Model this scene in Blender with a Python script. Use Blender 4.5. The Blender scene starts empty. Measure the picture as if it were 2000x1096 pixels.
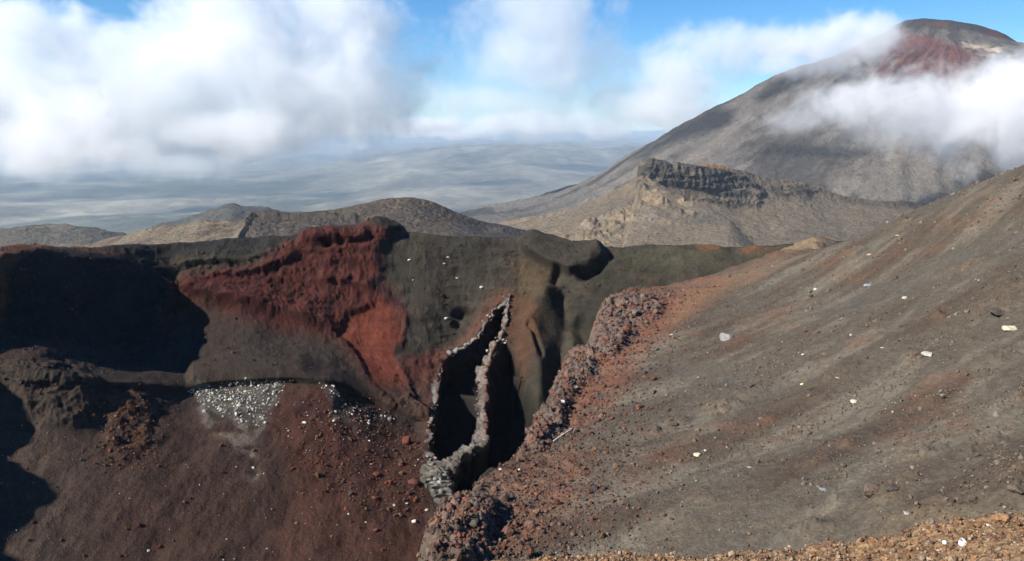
import bpy, math, random
import numpy as np
from mathutils import Vector
from mathutils.bvhtree import BVHTree

# ------------------------------------------------------------------ camera, sky, sun, exposure
R = math.radians
SC = bpy.context.scene
COL = SC.collection
PITCH = math.atan(278 / 1540)            # the eye level lies 278 photo pixels above the centre
FPX = 1540.0                             # focal length in photo pixels (2000 wide)

cam_d = bpy.data.cameras.new('camera')
cam_d.sensor_width = 36
cam_d.lens = 36 * FPX / 2000
cam_d.clip_start = 0.1
cam_d.clip_end = 300000
cam = bpy.data.objects.new('camera', cam_d)
COL.objects.link(cam)
cam.location = (0, 0, 0)
cam.rotation_euler = (math.pi / 2 - PITCH, 0, 0)
SC.camera = cam

SUN_EL, SUN_AZ = 37.0, -114.0            # azimuth from +Y, clockwise; the sun stands left, a little behind
az, el = R(SUN_AZ), R(SUN_EL)
TO_SUN = Vector((math.sin(az) * math.cos(el), math.cos(az) * math.cos(el), math.sin(el)))

world = bpy.data.worlds.new('World')
SC.world = world
world.use_nodes = True
wn = world.node_tree.nodes
wl = world.node_tree.links
wn.clear()
sky = wn.new('ShaderNodeTexSky')
sky.sky_type = 'NISHITA'
sky.sun_disc = False
sky.sun_elevation = el
sky.sun_rotation = az
sky.altitude = 1900
sky.air_density = 1.0
sky.dust_density = 0.15
sky.ozone_density = 4.0
bg = wn.new('ShaderNodeBackground')
bg.inputs['Strength'].default_value = 0.09
wo = wn.new('ShaderNodeOutputWorld')
hue = wn.new('ShaderNodeHueSaturation')
hue.inputs['Saturation'].default_value = 1.3
wl.new(sky.outputs[0], hue.inputs['Color'])
wl.new(hue.outputs[0], bg.inputs[0])
wl.new(bg.outputs[0], wo.inputs[0])

sun_d = bpy.data.lights.new('sun', 'SUN')
sun_d.energy = 5.0
sun_d.angle = R(0.53)
sun_d.color = (1.0, 0.94, 0.84)
sun = bpy.data.objects.new('sun', sun_d)
COL.objects.link(sun)
sun.rotation_euler = TO_SUN.to_track_quat('Z', 'Y').to_euler()
sun.location = (-40, -20, 60)

SC.view_settings.view_transform = 'Standard'
SC.view_settings.look = 'None'
SC.view_settings.exposure = 0.75
SC.view_settings.gamma = 1.0
SC.view_settings.use_curve_mapping = False
cy = SC.cycles
cy.use_denoising = True
cy.use_adaptive_sampling = True
cy.adaptive_threshold = 0.03
cy.max_bounces = 10
cy.diffuse_bounces = 2
cy.glossy_bounces = 1
cy.transparent_max_bounces = 128
cy.volume_bounces = 10
cy.volume_max_steps = 512
cy.volume_step_rate = 1.6

rng = np.random.default_rng(7)
random.seed(7)

# ------------------------------------------------------------------ helpers: points, noise, masks
CP, SP = math.cos(PITCH), math.sin(PITCH)


def P(u, v, Y):
    """World point that stands Y metres ahead on the bearing of photo pixel (u, v)."""
    u, v, Y = np.broadcast_arrays(np.asarray(u, float), np.asarray(v, float), np.asarray(Y, float))
    a, b = (u - 1000) / FPX, (548 - v) / FPX
    dy, dz = CP + b * SP, b * CP - SP
    s = Y / dy
    return np.stack([a * s, Y, dz * s], -1)


def pix(p):
    p = np.asarray(p, float)
    f = p[..., 1] * CP - p[..., 2] * SP
    w = p[..., 1] * SP + p[..., 2] * CP
    return 1000 + FPX * p[..., 0] / f, 548 - FPX * w / f


def vz(Y, z):
    return pix(np.array([0.0, Y, z]))[1]


_perm = np.random.default_rng(3).permutation(512).astype(np.int32)
_perm = np.concatenate([_perm, _perm, _perm])
_g = np.random.default_rng(4).normal(size=(512, 3))
_g = (_g / np.linalg.norm(_g, axis=1)[:, None]).astype(np.float32)


def perlin(p, seed=0):
    p = np.asarray(p, np.float64)
    i = np.floor(p).astype(np.int64)
    f = (p - i).astype(np.float32)
    i = (i + seed * 57) & 511
    w = f * f * f * (f * (f * 6 - 15) + 10)
    out = 0
    for cx in (0, 1):
        wx = w[..., 0] if cx else 1 - w[..., 0]
        hx = _perm[(i[..., 0] + cx) & 511]
        for cyy in (0, 1):
            wy = w[..., 1] if cyy else 1 - w[..., 1]
            hy = _perm[(hx + i[..., 1] + cyy) & 511]
            for cz in (0, 1):
                wz = w[..., 2] if cz else 1 - w[..., 2]
                h = _perm[(hy + i[..., 2] + cz) & 511]
                g = _g[h]
                d = g[..., 0] * (f[..., 0] - cx) + g[..., 1] * (f[..., 1] - cyy) + g[..., 2] * (f[..., 2] - cz)
                out = out + wx * wy * wz * d
    return out * 1.5


def fbm(p, size, octaves=4, gain=0.5, seed=0, ridged=False, lac=2.03):
    p = np.asarray(p, float) / size
    out, amp, tot = 0.0, 1.0, 0.0
    for o in range(octaves):
        n = perlin(p, seed + o)
        if ridged:
            n = 1 - 2 * np.abs(n)
        out = out + amp * n
        tot += amp
        amp *= gain
        p = p * lac + 11.3
    return out / tot


def sstep(a, b, x):
    t = np.clip((x - a) / (b - a), 0, 1)
    return t * t * (3 - 2 * t)


def lerp(a, b, t):
    return a + (b - a) * t


def mixc(c, col, m):
    return c + (np.asarray(col) - c) * m[..., None]


def seg_dist(px, py, line):
    """Distance of points to a polyline, signed side (+ is right of travel) and place along it (0..1)."""
    best = np.full(px.shape, 1e18)
    side = np.zeros(px.shape)
    tt = np.zeros(px.shape)
    n = len(line) - 1
    for k in range(n):
        (x0, y0), (x1, y1) = line[k][:2], line[k + 1][:2]
        dx, dy = x1 - x0, y1 - y0
        L = dx * dx + dy * dy + 1e-9
        t = np.clip(((px - x0) * dx + (py - y0) * dy) / L, 0, 1)
        ex, ey = px - x0 - t * dx, py - y0 - t * dy
        d = ex * ex + ey * ey
        m = d < best
        best = np.where(m, d, best)
        side = np.where(m, np.sign(dx * (py - y0) - dy * (px - x0)), side)
        tt = np.where(m, (k + t) / n, tt)
    return np.sqrt(best), side, tt


def inside(px, py, poly):
    c = np.zeros(px.shape, bool)
    n = len(poly)
    for k in range(n):
        x0, y0 = poly[k]
        x1, y1 = poly[(k + 1) % n]
        if y0 == y1:
            continue
        m = ((y0 > py) != (y1 > py)) & (px < (x1 - x0) * (py - y0) / (y1 - y0) + x0)
        c ^= m
    return c


def area(px, py, poly, soft):
    """1 inside the outline, 0 outside, soft edge."""
    x0, x1 = min(p[0] for p in poly) - soft * 2, max(p[0] for p in poly) + soft * 2
    y0, y1 = min(p[1] for p in poly) - soft * 2, max(p[1] for p in poly) + soft * 2
    sel = (px > x0) & (px < x1) & (py > y0) & (py < y1)
    out = np.zeros(px.shape)
    if sel.any():
        a, b = px[sel], py[sel]
        d, _, _ = seg_dist(a, b, list(poly) + [poly[0]])
        d = np.where(inside(a, b, poly), d, -d)
        out[sel] = sstep(-soft, soft, d)
    return out


def pchip(x, y, xq):
    """Monotone cubic through (x, y); y may be (K,) or (K, C)."""
    x = np.asarray(x, float)
    y = np.asarray(y, float)
    if y.ndim == 1:
        y = y[:, None]
    h = np.diff(x)
    d = np.diff(y, axis=0) / h[:, None]
    m = np.zeros_like(y)
    if len(x) > 2:
        w1 = (2 * h[1:] + h[:-1])[:, None]
        w2 = (h[1:] + 2 * h[:-1])[:, None]
        a, b = d[:-1], d[1:]
        ok = a * b > 0
        m[1:-1] = np.where(ok, (w1 + w2) / (w1 / np.where(ok, a, 1) + w2 / np.where(ok, b, 1)), 0)
    m[0], m[-1] = d[0], d[-1]
    xq = np.asarray(xq, float)
    k = np.clip(np.searchsorted(x, xq, side='right') - 1, 0, len(x) - 2)
    t = ((xq - x[k]) / h[k])[:, None]
    hk = h[k][:, None]
    t2, t3 = t * t, t * t * t
    return (2 * t3 - 3 * t2 + 1) * y[k] + (t3 - 2 * t2 + t) * hk * m[k] + (-2 * t3 + 3 * t2) * y[k + 1] + (t3 - t2) * hk * m[k + 1]


def row(knots, cols):
    k = sorted(knots)
    x = [q[0] for q in k]
    c = np.clip(cols, x[0], x[-1])
    return pchip(x, [q[1] for q in k], c)[:, 0], pchip(x, [q[2] for q in k], c)[:, 0]


def loft(rows, cols, steps):
    """Sheet through the given rows of (u, v, Y) knots. Returns world points and their surface coordinates."""
    vs, ys = zip(*[row(r, cols) for r in rows])
    s = np.concatenate([np.linspace(k, k + 1, n, endpoint=False) for k, n in enumerate(steps)] + [[len(rows) - 1]])
    K = np.arange(len(rows))
    V, Y = pchip(K, np.array(vs), s), pchip(K, np.array(ys), s)
    U = np.broadcast_to(cols, V.shape).copy()
    return P(U, V, Y), U, V


def grid_normals(W):
    du = np.gradient(W, axis=1)
    dv = np.gradient(W, axis=0)
    n = np.cross(du, dv)
    n /= np.linalg.norm(n, axis=-1)[..., None] + 1e-12
    return np.where((n[..., 2] < 0)[..., None], -n, n)


def blur(a, n=1):
    for _ in range(n):
        for ax in (0, 1):
            b = a.copy()
            sl = [slice(None)] * a.ndim
            lo, mid, hi = list(sl), list(sl), list(sl)
            lo[ax], mid[ax], hi[ax] = slice(0, -2), slice(1, -1), slice(2, None)
            b[tuple(mid)] = 0.25 * a[tuple(lo)] + 0.5 * a[tuple(mid)] + 0.25 * a[tuple(hi)]
            a = b
    return a


def setp(o, label=None, cat=None, group=None, kind=None):
    for k, v in (('label', label), ('category', cat), ('group', group), ('kind', kind)):
        if v:
            o[k] = v
    return o


def raw_mesh(name, verts, faces, mat, colors=None, smooth=True, parent=None):
    """faces: (N,3) or (N,4) int array"""
    verts = np.asarray(verts, np.float32).reshape(-1, 3)
    faces = np.asarray(faces, np.int32)
    me = bpy.data.meshes.new(name)
    me.vertices.add(len(verts))
    me.vertices.foreach_set('co', verts.ravel())
    n, k = faces.shape
    me.loops.add(n * k)
    me.loops.foreach_set('vertex_index', faces.ravel())
    me.polygons.add(n)
    me.polygons.foreach_set('loop_start', np.arange(0, n * k, k, dtype=np.int32))
    me.polygons.foreach_set('use_smooth', np.full(n, smooth))
    if colors is not None:
        c = np.ones((len(verts), 4), np.float32)
        c[:, :3] = np.clip(np.asarray(colors).reshape(-1, 3) * 0.80, 0.002, 1)
        at = me.attributes.new('albedo', 'FLOAT_COLOR', 'POINT')
        at.data.foreach_set('color', c.ravel())
    me.update(calc_edges=True)
    me.materials.append(mat)
    o = bpy.data.objects.new(name, me)
    COL.objects.link(o)
    if parent:
        o.parent = parent
    return o


def grid_faces(nr, nc):
    i = np.arange(nr - 1)[:, None] * nc + np.arange(nc - 1)[None, :]
    i = i.ravel()
    return np.stack([i, i + nc, i + nc + 1, i + 1], -1)


def sheet(name, W, C, mat, kind='structure', label=None, cat=None):
    nr, nc = W.shape[:2]
    f = grid_faces(nr, nc)
    p = W.reshape(-1, 3)
    q = f[::max(1, len(f) // 5000)]                    # turn the faces up
    n = np.cross(p[q[:, 1]] - p[q[:, 0]], p[q[:, 3]] - p[q[:, 0]])
    if n[:, 2].sum() < 0:
        f = f[:, ::-1]
    o = raw_mesh(name, W, f, mat, C)
    return setp(o, label, cat, None, kind)


class Ground:
    """Looks points up on a finished sheet."""
    def __init__(self, W):
        nr, nc = W.shape[:2]
        self.tree = BVHTree.FromPolygons([tuple(p) for p in W.reshape(-1, 3).tolist()], grid_faces(nr, nc).tolist())

    def at(self, u, v):
        p = P(u, v, 10.0)
        d = Vector(p).normalized()
        hit = self.tree.ray_cast(Vector((0, 0, 0)), d)
        if hit[0] is None:
            return None
        n = hit[1] if hit[1].z > 0 else -hit[1]
        return hit[0], n

    def drop(self, x, y):
        hit = self.tree.ray_cast(Vector((x, y, 5000)), Vector((0, 0, -1)))
        return hit[0]


# ------------------------------------------------------------------ materials
def nodes(name):
    m = bpy.data.materials.new(name)
    m.use_nodes = True
    nt = m.node_tree
    nt.nodes.clear()
    return m, nt.nodes, nt.links


def earth(name, grain, bump, spread=0.5, color=None, rough=0.95, crack=0.0):
    """Rock and soil: the colour of the ground varied by grain of two sizes, with relief."""
    m, N, L = nodes(name)
    out = N.new('ShaderNodeOutputMaterial')
    bs = N.new('ShaderNodeBsdfPrincipled')
    bs.inputs['Roughness'].default_value = rough
    bs.inputs['Specular IOR Level'].default_value = 0.15
    geo = N.new('ShaderNodeNewGeometry')
    if color is None:
        at = N.new('ShaderNodeAttribute')
        at.attribute_name = 'albedo'
        base = at.outputs['Color']
    else:
        rgb = N.new('ShaderNodeRGB')
        rgb.outputs[0].default_value = (*color, 1)
        base = rgb.outputs[0]
    n1 = N.new('ShaderNodeTexNoise')
    n1.inputs['Scale'].default_value = 1 / grain
    n1.inputs['Detail'].default_value = 5
    n1.inputs['Roughness'].default_value = 0.68
    L.new(geo.outputs['Position'], n1.inputs['Vector'])
    n2 = N.new('ShaderNodeTexVoronoi')
    n2.inputs['Scale'].default_value = 1 / (grain * 0.35)
    L.new(geo.outputs['Position'], n2.inputs['Vector'])
    mr = N.new('ShaderNodeMapRange')
    mr.inputs['From Min'].default_value = 0.28
    mr.inputs['From Max'].default_value = 0.72
    mr.inputs['To Min'].default_value = 1 - spread
    mr.inputs['To Max'].default_value = 1 + spread
    L.new(n1.outputs['Fac'], mr.inputs['Value'])
    sep = N.new('ShaderNodeSeparateColor')
    L.new(n2.outputs['Color'], sep.inputs[0])
    mr2 = N.new('ShaderNodeMapRange')
    mr2.inputs['To Min'].default_value = 1 - spread * 0.6
    mr2.inputs['To Max'].default_value = 1 + spread * 0.6
    L.new(sep.outputs[0], mr2.inputs['Value'])
    mu = N.new('ShaderNodeMath')
    mu.operation = 'MULTIPLY'
    L.new(mr.outputs[0], mu.inputs[0])
    L.new(mr2.outputs[0], mu.inputs[1])
    vm = N.new('ShaderNodeVectorMath')
    vm.operation = 'SCALE'
    L.new(base, vm.inputs[0])
    L.new(mu.outputs[0], vm.inputs['Scale'])
    L.new(vm.outputs[0], bs.inputs['Base Color'])
    hs = N.new('ShaderNodeMath')
    hs.operation = 'SUBTRACT'
    L.new(n1.outputs['Fac'], hs.inputs[0])
    ml = N.new('ShaderNodeMath')
    ml.operation = 'MULTIPLY'
    ml.inputs[1].default_value = 0.25
    L.new(n2.outputs['Distance'], ml.inputs[0])
    L.new(ml.outputs[0], hs.inputs[1])
    bp = N.new('ShaderNodeBump')
    bp.inputs['Strength'].default_value = bump
    bp.inputs['Distance'].default_value = grain
    L.new(hs.outputs[0], bp.inputs['Height'])
    L.new(bp.outputs[0], bs.inputs['Normal'])
    L.new(bs.outputs[0], out.inputs['Surface'])
    return m


M_CRATER = earth('crater_soil', 0.6, 0.5, 0.26)
M_HILL = earth('hillside_soil', 0.45, 0.45, 0.22)
M_LEDGE = earth('ledge_gravel', 0.06, 0.7, 0.45)
M_FAR = earth('mountain_rock', 16.0, 0.5, 0.22)
M_PLAIN = earth('plain_ground', 700.0, 0.2, 0.22)
M_STONE = earth('stone', 0.16, 0.5, 0.3)

# ------------------------------------------------------------------ far country: plain and uplands
BASE = -950.0


def make_plain():
    ang = np.concatenate([np.linspace(-180, -44, 40, endpoint=False), np.linspace(-44, 44, 420), np.linspace(44.5, 180, 40)])
    rad = np.concatenate([[300.0], np.geomspace(1500, 5000, 14, endpoint=False), np.geomspace(5000, 75000, 230)])
    A, Rr = np.meshgrid(np.radians(ang), rad)
    X, Y = Rr * np.sin(A), Rr * np.cos(A)
    p = np.stack([X, Y, np.zeros_like(X)], -1)
    Z = np.full(X.shape, BASE)
    Z += (140 * fbm(p, 6500, 5, 0.5, 1) + 150 * fbm(p, 3800, 5, 0.5, 3, True)) * sstep(2500, 7000, Rr)
    # rolling uplands below the cone and the ranges that close the view
    up = sstep(9000, 21000, Rr) * sstep(-0.36, -0.02, A) * sstep(1.0, 0.4, A)
    Z += up * (500 + 250 * fbm(p, 3600, 6, 0.58, 5, True))
    Z += sstep(30000, 62000, Rr) * (560 + 260 * fbm(p, 14000, 5, 0.5, 9, True))
    W = np.stack([X, Y, Z], -1)
    warp = np.stack([fbm(p, 7000, 3, 0.5, 20), fbm(p, 7000, 3, 0.5, 24), np.zeros_like(X)], -1) * 2600
    q = (p + warp) * np.array([1.0, 0.8, 1.0])
    a = fbm(q, 4200, 6, 0.55, 31)
    b = fbm(q, 5200, 6, 0.55, 41)
    c = np.empty(X.shape + (3,))
    c[:] = (0.155, 0.14, 0.10)
    c = mixc(c, (0.05, 0.058, 0.038), sstep(-0.02, 0.2, a))
    c = mixc(c, (0.27, 0.24, 0.18), 0.9 * sstep(0.05, 0.32, b))
    c = mixc(c, (0.045, 0.055, 0.036), 0.8 * sstep(0.06, 0.2, fbm(q, 7000, 5, 0.6, 81)))
    c = mixc(c, (0.36, 0.32, 0.25), 0.6 * sstep(0.2, 0.34, fbm(q, 1000, 5, 0.66, 51)) * sstep(16000, 9000, Rr))
    c = mixc(c, (0.21, 0.175, 0.15), up * 0.6)
    c = mixc(c, (0.055, 0.055, 0.042), up * sstep(-0.05, 0.2, fbm(p, 700, 5, 0.68, 61)) * 0.85)
    c = c * np.clip(1 + 1.5 * fbm(q, 1900, 5, 0.62, 91), 0.3, 2.0)[..., None]
    sheet('plain', W, c * 1.1, M_PLAIN)


make_plain()


# ------------------------------------------------------------------ the tall volcano
def make_volcano():
    cx, cyy = 1462.0, 2700.0
    rr = np.array([0, 85, 140, 168, 225, 330, 540, 800, 980, 1095, 1180, 1400, 1650, 2100, 2800, 4200])
    zz = np.array([296, 318, 350, 350, 314, 268, 194, 66, -38, -103, -158, -243, -290, -420, -640, -1050])
    ang = np.linspace(R(-200), R(20), 620)
    rad = np.concatenate([np.linspace(0, 300, 70, endpoint=False), np.linspace(300, 1700, 330, endpoint=False), np.linspace(1700, 4200, 60)])
    A, Q = np.meshgrid(ang, rad)
    X, Y = cx + Q * np.cos(A), cyy + Q * np.sin(A)
    Z = pchip(rr, zz, Q.ravel())[:, 0].reshape(Q.shape)
    p = np.stack([X, Y, Z], -1)
    # tilt of the summit rim: high to the left and back, low to the right
    Z = Z + np.exp(-(Q / 260.0) ** 2) * (-(X - cx + 60) * 0.40 - 0.25 * np.clip(X - cx - 30, 0, None))
    g = fbm(np.stack([A * 7 + 0.8 * fbm(p, 500, 3, 0.5, 77), Q / 900, A * 0], -1), 1.0, 5, 0.6, 3, True)
    Z = Z + (g - 0.2) * 30 * sstep(220, 700, Q)
    Z += (fbm(p, 170, 5, 0.55, 8, True) - 0.3) * 12 * sstep(90, 300, Q) + fbm(p, 46, 3, 0.5, 12) * 4
    # the ragged shoulder on the left flank
    Z += 14 * np.exp(-((Q - 560) / 90.0) ** 2) * np.exp(-((A - R(-172)) / 0.30) ** 2)
    W = np.stack([X, Y, Z], -1)
    c = np.empty(X.shape + (3,))
    n = fbm(p, 330, 5, 0.6, 21)
    flow = fbm(np.stack([A * 6 + 1.2 * n, Q / 1500, A * 0], -1), 1.0, 5, 0.62, 33)
    c[:] = (0.135, 0.12, 0.106)
    c = mixc(c, (0.052, 0.048, 0.047), 0.85 * sstep(-0.05, 0.25, flow + 0.6 * n))
    c = mixc(c, (0.19, 0.165, 0.135), 0.7 * sstep(0.08, 0.3, -flow + 0.3 * n) * sstep(500, 900, Q))
    u, v = pix(W)
    du, dv = 18 * n, 14 * n
    red = area(u + du, v + dv, [(1690, 140), (1735, 92), (1762, 66), (1800, 72), (1880, 90), (1930, 100), (1900, 130), (1850, 160), (1790, 172), (1735, 166)], 10)
    c = mixc(c, (0.135, 0.058, 0.050), red * (0.6 + 0.4 * sstep(-0.2, 0.2, fbm(p, 110, 5, 0.65, 55))))
    cap = sstep(240, 215, Q + 18 * n)
    c = mixc(c, (0.050, 0.043, 0.043), cap)
    c = mixc(c, (0.11, 0.050, 0.045), cap * sstep(0.02, 0.3, fbm(p, 120, 5, 0.65, 44)) * 0.7)
    tan = area(u + du * 0.5, v + dv * 0.5, [(1870, 78), (1900, 86), (1960, 92), (1985, 104), (1960, 112), (1910, 104), (1885, 95)], 6)
    c = mixc(c, (0.50, 0.40, 0.30), tan * sstep(-0.15, 0.2, fbm(p, 70, 4, 0.6, 48)))
    c = mixc(c, (0.032, 0.032, 0.035), 0.95 * area(u + du, v + dv, [(1230, 315), (1290, 278), (1390, 215), (1440, 212), (1425, 245), (1330, 275), (1260, 310)], 10))  # cloud shadow on the lower left flank, painted into the rock colour
    c = mixc(c, (0.032, 0.032, 0.035), 0.95 * area(u + du, v + dv, [(1470, 190), (1560, 125), (1620, 112), (1600, 145), (1540, 175), (1485, 200)], 9))  # cloud shadow higher up the flank, painted likewise
    c = mixc(c, (0.036, 0.035, 0.037), 0.9 * area(u + du * 1.5, v + dv * 0.6, [(1470, 300), (1540, 284), (1640, 288), (1720, 298), (1690, 310), (1560, 306)], 6))  # low strip of cloud shadow, also put into the colour
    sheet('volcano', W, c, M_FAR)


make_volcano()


# ------------------------------------------------------------------ middle distance hills
def relief(W, amount, n=None):
    n = grid_normals(W) if n is None else n
    return W + n * amount[..., None]


def make_rocky_hill():
    cols = np.arange(880, 1800, 1.9)
    sky_r = [(880, 450, 1700), (960, 438, 1650), (1050, 420, 1620), (1150, 394, 1600), (1215, 366, 1580), (1243, 345, 1560), (1256, 322, 1545), (1270, 316, 1540), (1300, 321, 1540), (1335, 327, 1540), (1390, 321, 1560), (1425, 330, 1580), (1480, 341, 1600), (1540, 352, 1620), (1600, 368, 1640), (1680, 388, 1650), (1800, 398, 1650)]
    back = [(u, v + 45, Y + 130) for u, v, Y in sky_r]
    brow = [(u, v + (8 if u < 1200 else 10), Y - 14) for u, v, Y in sky_r]
    foot = [(880, 462, 1560), (960, 450, 1530), (1050, 438, 1500), (1150, 418, 1500), (1230, 392, 1500), (1256, 384, 1508), (1300, 378, 1512), (1400, 396, 1516), (1480, 404, 1520), (1560, 394, 1560), (1640, 402, 1590), (1800, 412, 1600)]
    mid = [(880, 480, 1400), (960, 468, 1380), (1050, 462, 1350), (1150, 452, 1330), (1256, 432, 1370), (1350, 440, 1380), (1500, 448, 1390), (1640, 445, 1420), (1800, 445, 1450)]
    bot = [(880, 500, 1200), (1050, 498, 1180), (1256, 492, 1180), (1500, 492, 1200), (1800, 490, 1250)]
    low = [(880, 560, 950), (1256, 560, 950), (1800, 560, 950)]
    W, U, V = loft([back, sky_r, brow, foot, mid, bot, low], cols, [6, 10, 52, 46, 40, 10])
    N = grid_normals(W)
    n0 = fbm(W, 60, 5, 0.55, 2)
    # cliffs: columns and ledges of old lava
    uw, vw = U + 14 * n0, V + 10 * n0
    cliff = np.maximum.reduce([
        area(uw, vw, [(1250, 318), (1275, 312), (1335, 324), (1400, 330), (1450, 345), (1490, 372), (1480, 398), (1420, 384), (1340, 366), (1290, 362), (1262, 384), (1246, 372)], 6),
        area(uw, vw, [(1350, 388), (1420, 392), (1490, 396), (1480, 406), (1400, 402)], 4),
        area(uw, vw, [(1490, 318), (1530, 328), (1590, 346), (1600, 358), (1540, 348), (1495, 332)], 4),
        0.7 * area(uw, vw, [(1500, 360), (1590, 372), (1580, 392), (1510, 384)], 8)])
    rock = 0.5 * fbm(W * np.array([0.6, 0.6, 2.0]), 22, 4, 0.6, 5, True) + 0.5 * fbm(W, 13, 4, 0.6, 6, True)
    rock2 = fbm(W * np.array([0.5, 0.5, 1.8]), 34, 3, 0.6, 15)
    crag = np.maximum.reduce([area(uw, vw, [(1130, 440), (1200, 415), (1250, 398), (1270, 402), (1330, 440), (1360, 480), (1180, 480), (1060, 470)], 12), 0 * U])
    lay = W[..., 2] + 6 * fbm(W, 60, 3, 0.5, 16)
    step = (lay / 13.0) - np.floor(lay / 13.0)
    col_ = fbm(W * np.array([1, 1, 0.5]), 15, 4, 0.62, 7, True)
    d = cliff * (col_ * 8 + rock * 3 + 2.0 * sstep(0.35, 0.6, step) * sstep(1.0, 0.9, step)) + crag * sstep(0.05, 0.3, fbm(W, 40, 4, 0.6, 19)) * (5 + 8 * rock)
    # the spur that runs down to the right of the tan slope
    sd, side, tt = seg_dist(U, V, [(1240, 396), (1262, 402), (1300, 428), (1345, 452), (1420, 492)])
    w = np.where(side < 0, 15, 95)
    d += np.exp(-(sd / w) ** 1.3) * 52 * sstep(0.0, 0.12, tt)
    sd2, _, _ = seg_dist(U, V, [(1500, 318), (1540, 334), (1600, 354)])
    d += np.exp(-(sd2 / 9) ** 2) * 16
    d += fbm(W, 90, 5, 0.55, 25) * 9 + fbm(W, 14, 3, 0.6, 29) * 1.2
    W = relief(W, d * sstep(0, 4, np.arange(W.shape[0]))[:, None] ** 1, N)
    c = np.empty(W.shape)
    c[:] = (0.16, 0.126, 0.090)
    c = mixc(c, (0.20, 0.155, 0.105), sstep(1290, 1180, uw) * sstep(400, 440, V))
    c = mixc(c, (0.30, 0.22, 0.13), 0.8 * crag * sstep(-0.05, 0.3, fbm(W, 50, 4, 0.6, 35)))
    c = mixc(c, (0.24, 0.22, 0.19), 0.6 * crag * sstep(0.05, 0.3, fbm(W, 22, 4, 0.6, 39)))
    c = mixc(c, (0.10, 0.088, 0.070), 0.6 * sstep(0.05, 0.3, fbm(W * np.array([1, 1, 0.3]), 70, 5, 0.6, 45)))
    c = mixc(c, (0.062, 0.056, 0.050), np.clip(cliff * 1.4, 0, 1) * 0.9)
    c = mixc(c, (0.17, 0.13, 0.095), cliff * sstep(-0.02, 0.28, fbm(W * np.array([0.7, 0.7, 1.6]), 26, 4, 0.62, 49)) * 0.9)
    c = mixc(c, (0.36, 0.20, 0.10), area(uw, vw, [(1350, 322), (1390, 317), (1425, 327), (1430, 337), (1390, 329)], 4) * 0.85)
    c = mixc(c, (0.24, 0.20, 0.14), 0.6 * area(uw, vw, [(1480, 420), (1510, 430), (1560, 478), (1500, 478)], 12) * sstep(-0.1, 0.3, n0))
    sheet('rocky_hill', W, c, M_FAR)


make_rocky_hill()


def make_round_hill():
    cols = np.arange(120, 1120, 2.0)
    top = [(120, 490, 1020), (200, 470, 1000), (250, 456, 980), (290, 447, 970), (350, 440, 960), (420, 433, 950), (480, 430, 940), (500, 424, 940), (560, 419, 940), (640, 409, 950), (700, 398, 960), (750, 389, 970), (790, 386, 975), (830, 390, 980), (870, 402, 985), (910, 418, 990), (945, 431, 1000), (990, 440, 1010), (1040, 455, 1020), (1120, 490, 1030)]
    back = [(u, v + 30, Y + 120) for u, v, Y in top]
    brow = [(u, v + (10 if u < 520 else 16), Y - 30) for u, v, Y in top]
    foot = [(120, 520, 850), (300, 480, 860), (420, 470, 850), (500, 462, 850), (600, 452, 850), (700, 446, 860), (800, 446, 850), (900, 456, 850), (1000, 472, 860), (1120, 520, 870)]
    low = [(u, v + 70, Y - 180) for u, v, Y in foot]
    W, U, V = loft([back, top, brow, foot, low], cols, [6, 12, 34, 20])
    N = grid_normals(W)
    n0 = fbm(W, 50, 5, 0.55, 2)
    uw, vw = U + 16 * n0, V + 8 * n0
    cliff = np.maximum(area(uw, vw, [(480, 428), (560, 424), (690, 424), (720, 450), (560, 462), (480, 470)], 6), 0.55 * area(uw, vw, [(700, 405), (800, 395), (860, 420), (800, 445), (700, 430)], 10))
    rock = fbm(W * np.array([1, 1, 0.4]), 15, 4, 0.6, 5, True)
    d = cliff * rock * 4.5 + fbm(W, 60, 5, 0.55, 25) * 5 + fbm(W, 9, 3, 0.6, 27) * 0.7
    sd, side, _ = seg_dist(U, V, [(470, 470), (492, 440), (500, 428), (580, 432), (690, 430)])
    d += np.where(side < 0, 1, 0.2) * np.exp(-(sd / 12) ** 2) * 7
    W = relief(W, d, N)
    c = np.empty(W.shape)
    c[:] = (0.098, 0.075, 0.054)
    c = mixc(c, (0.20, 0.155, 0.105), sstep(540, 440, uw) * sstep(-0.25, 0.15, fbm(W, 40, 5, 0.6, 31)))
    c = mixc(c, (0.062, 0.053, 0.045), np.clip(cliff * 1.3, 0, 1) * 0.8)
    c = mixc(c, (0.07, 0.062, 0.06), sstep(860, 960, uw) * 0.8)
    c = mixc(c, (0.15, 0.12, 0.085), 0.5 * sstep(0.1, 0.3, fbm(W, 30, 4, 0.6, 37)))
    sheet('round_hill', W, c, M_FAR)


make_round_hill()


def small_hill(name, top, Y, drop, thick, col, col2, seed):
    us = [t[0] for t in top]
    cols = np.linspace(min(us), max(us), 260)
    t = [(u, v, Y) for u, v in top]
    back = [(u, v + drop * 0.5, Y * 1.18) for u, v in top]
    foot = [(u, v + drop, Y * thick) for u, v in top]
    W, U, V = loft([back, t, foot], cols, [12, 70])
    k = Y / 1000.0
    d = fbm(W, 120 * k, 5, 0.55, seed) * 9 * k + fbm(W, 45 * k, 4, 0.55, seed + 5, True) * 5 * k
    W = relief(W, d)
    c = np.empty(W.shape)
    c[:] = col
    c = mixc(c, col2, sstep(-0.05, 0.3, fbm(W, 70 * k, 5, 0.6, seed + 9)))
    sheet(name, W, c, M_FAR)


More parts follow.
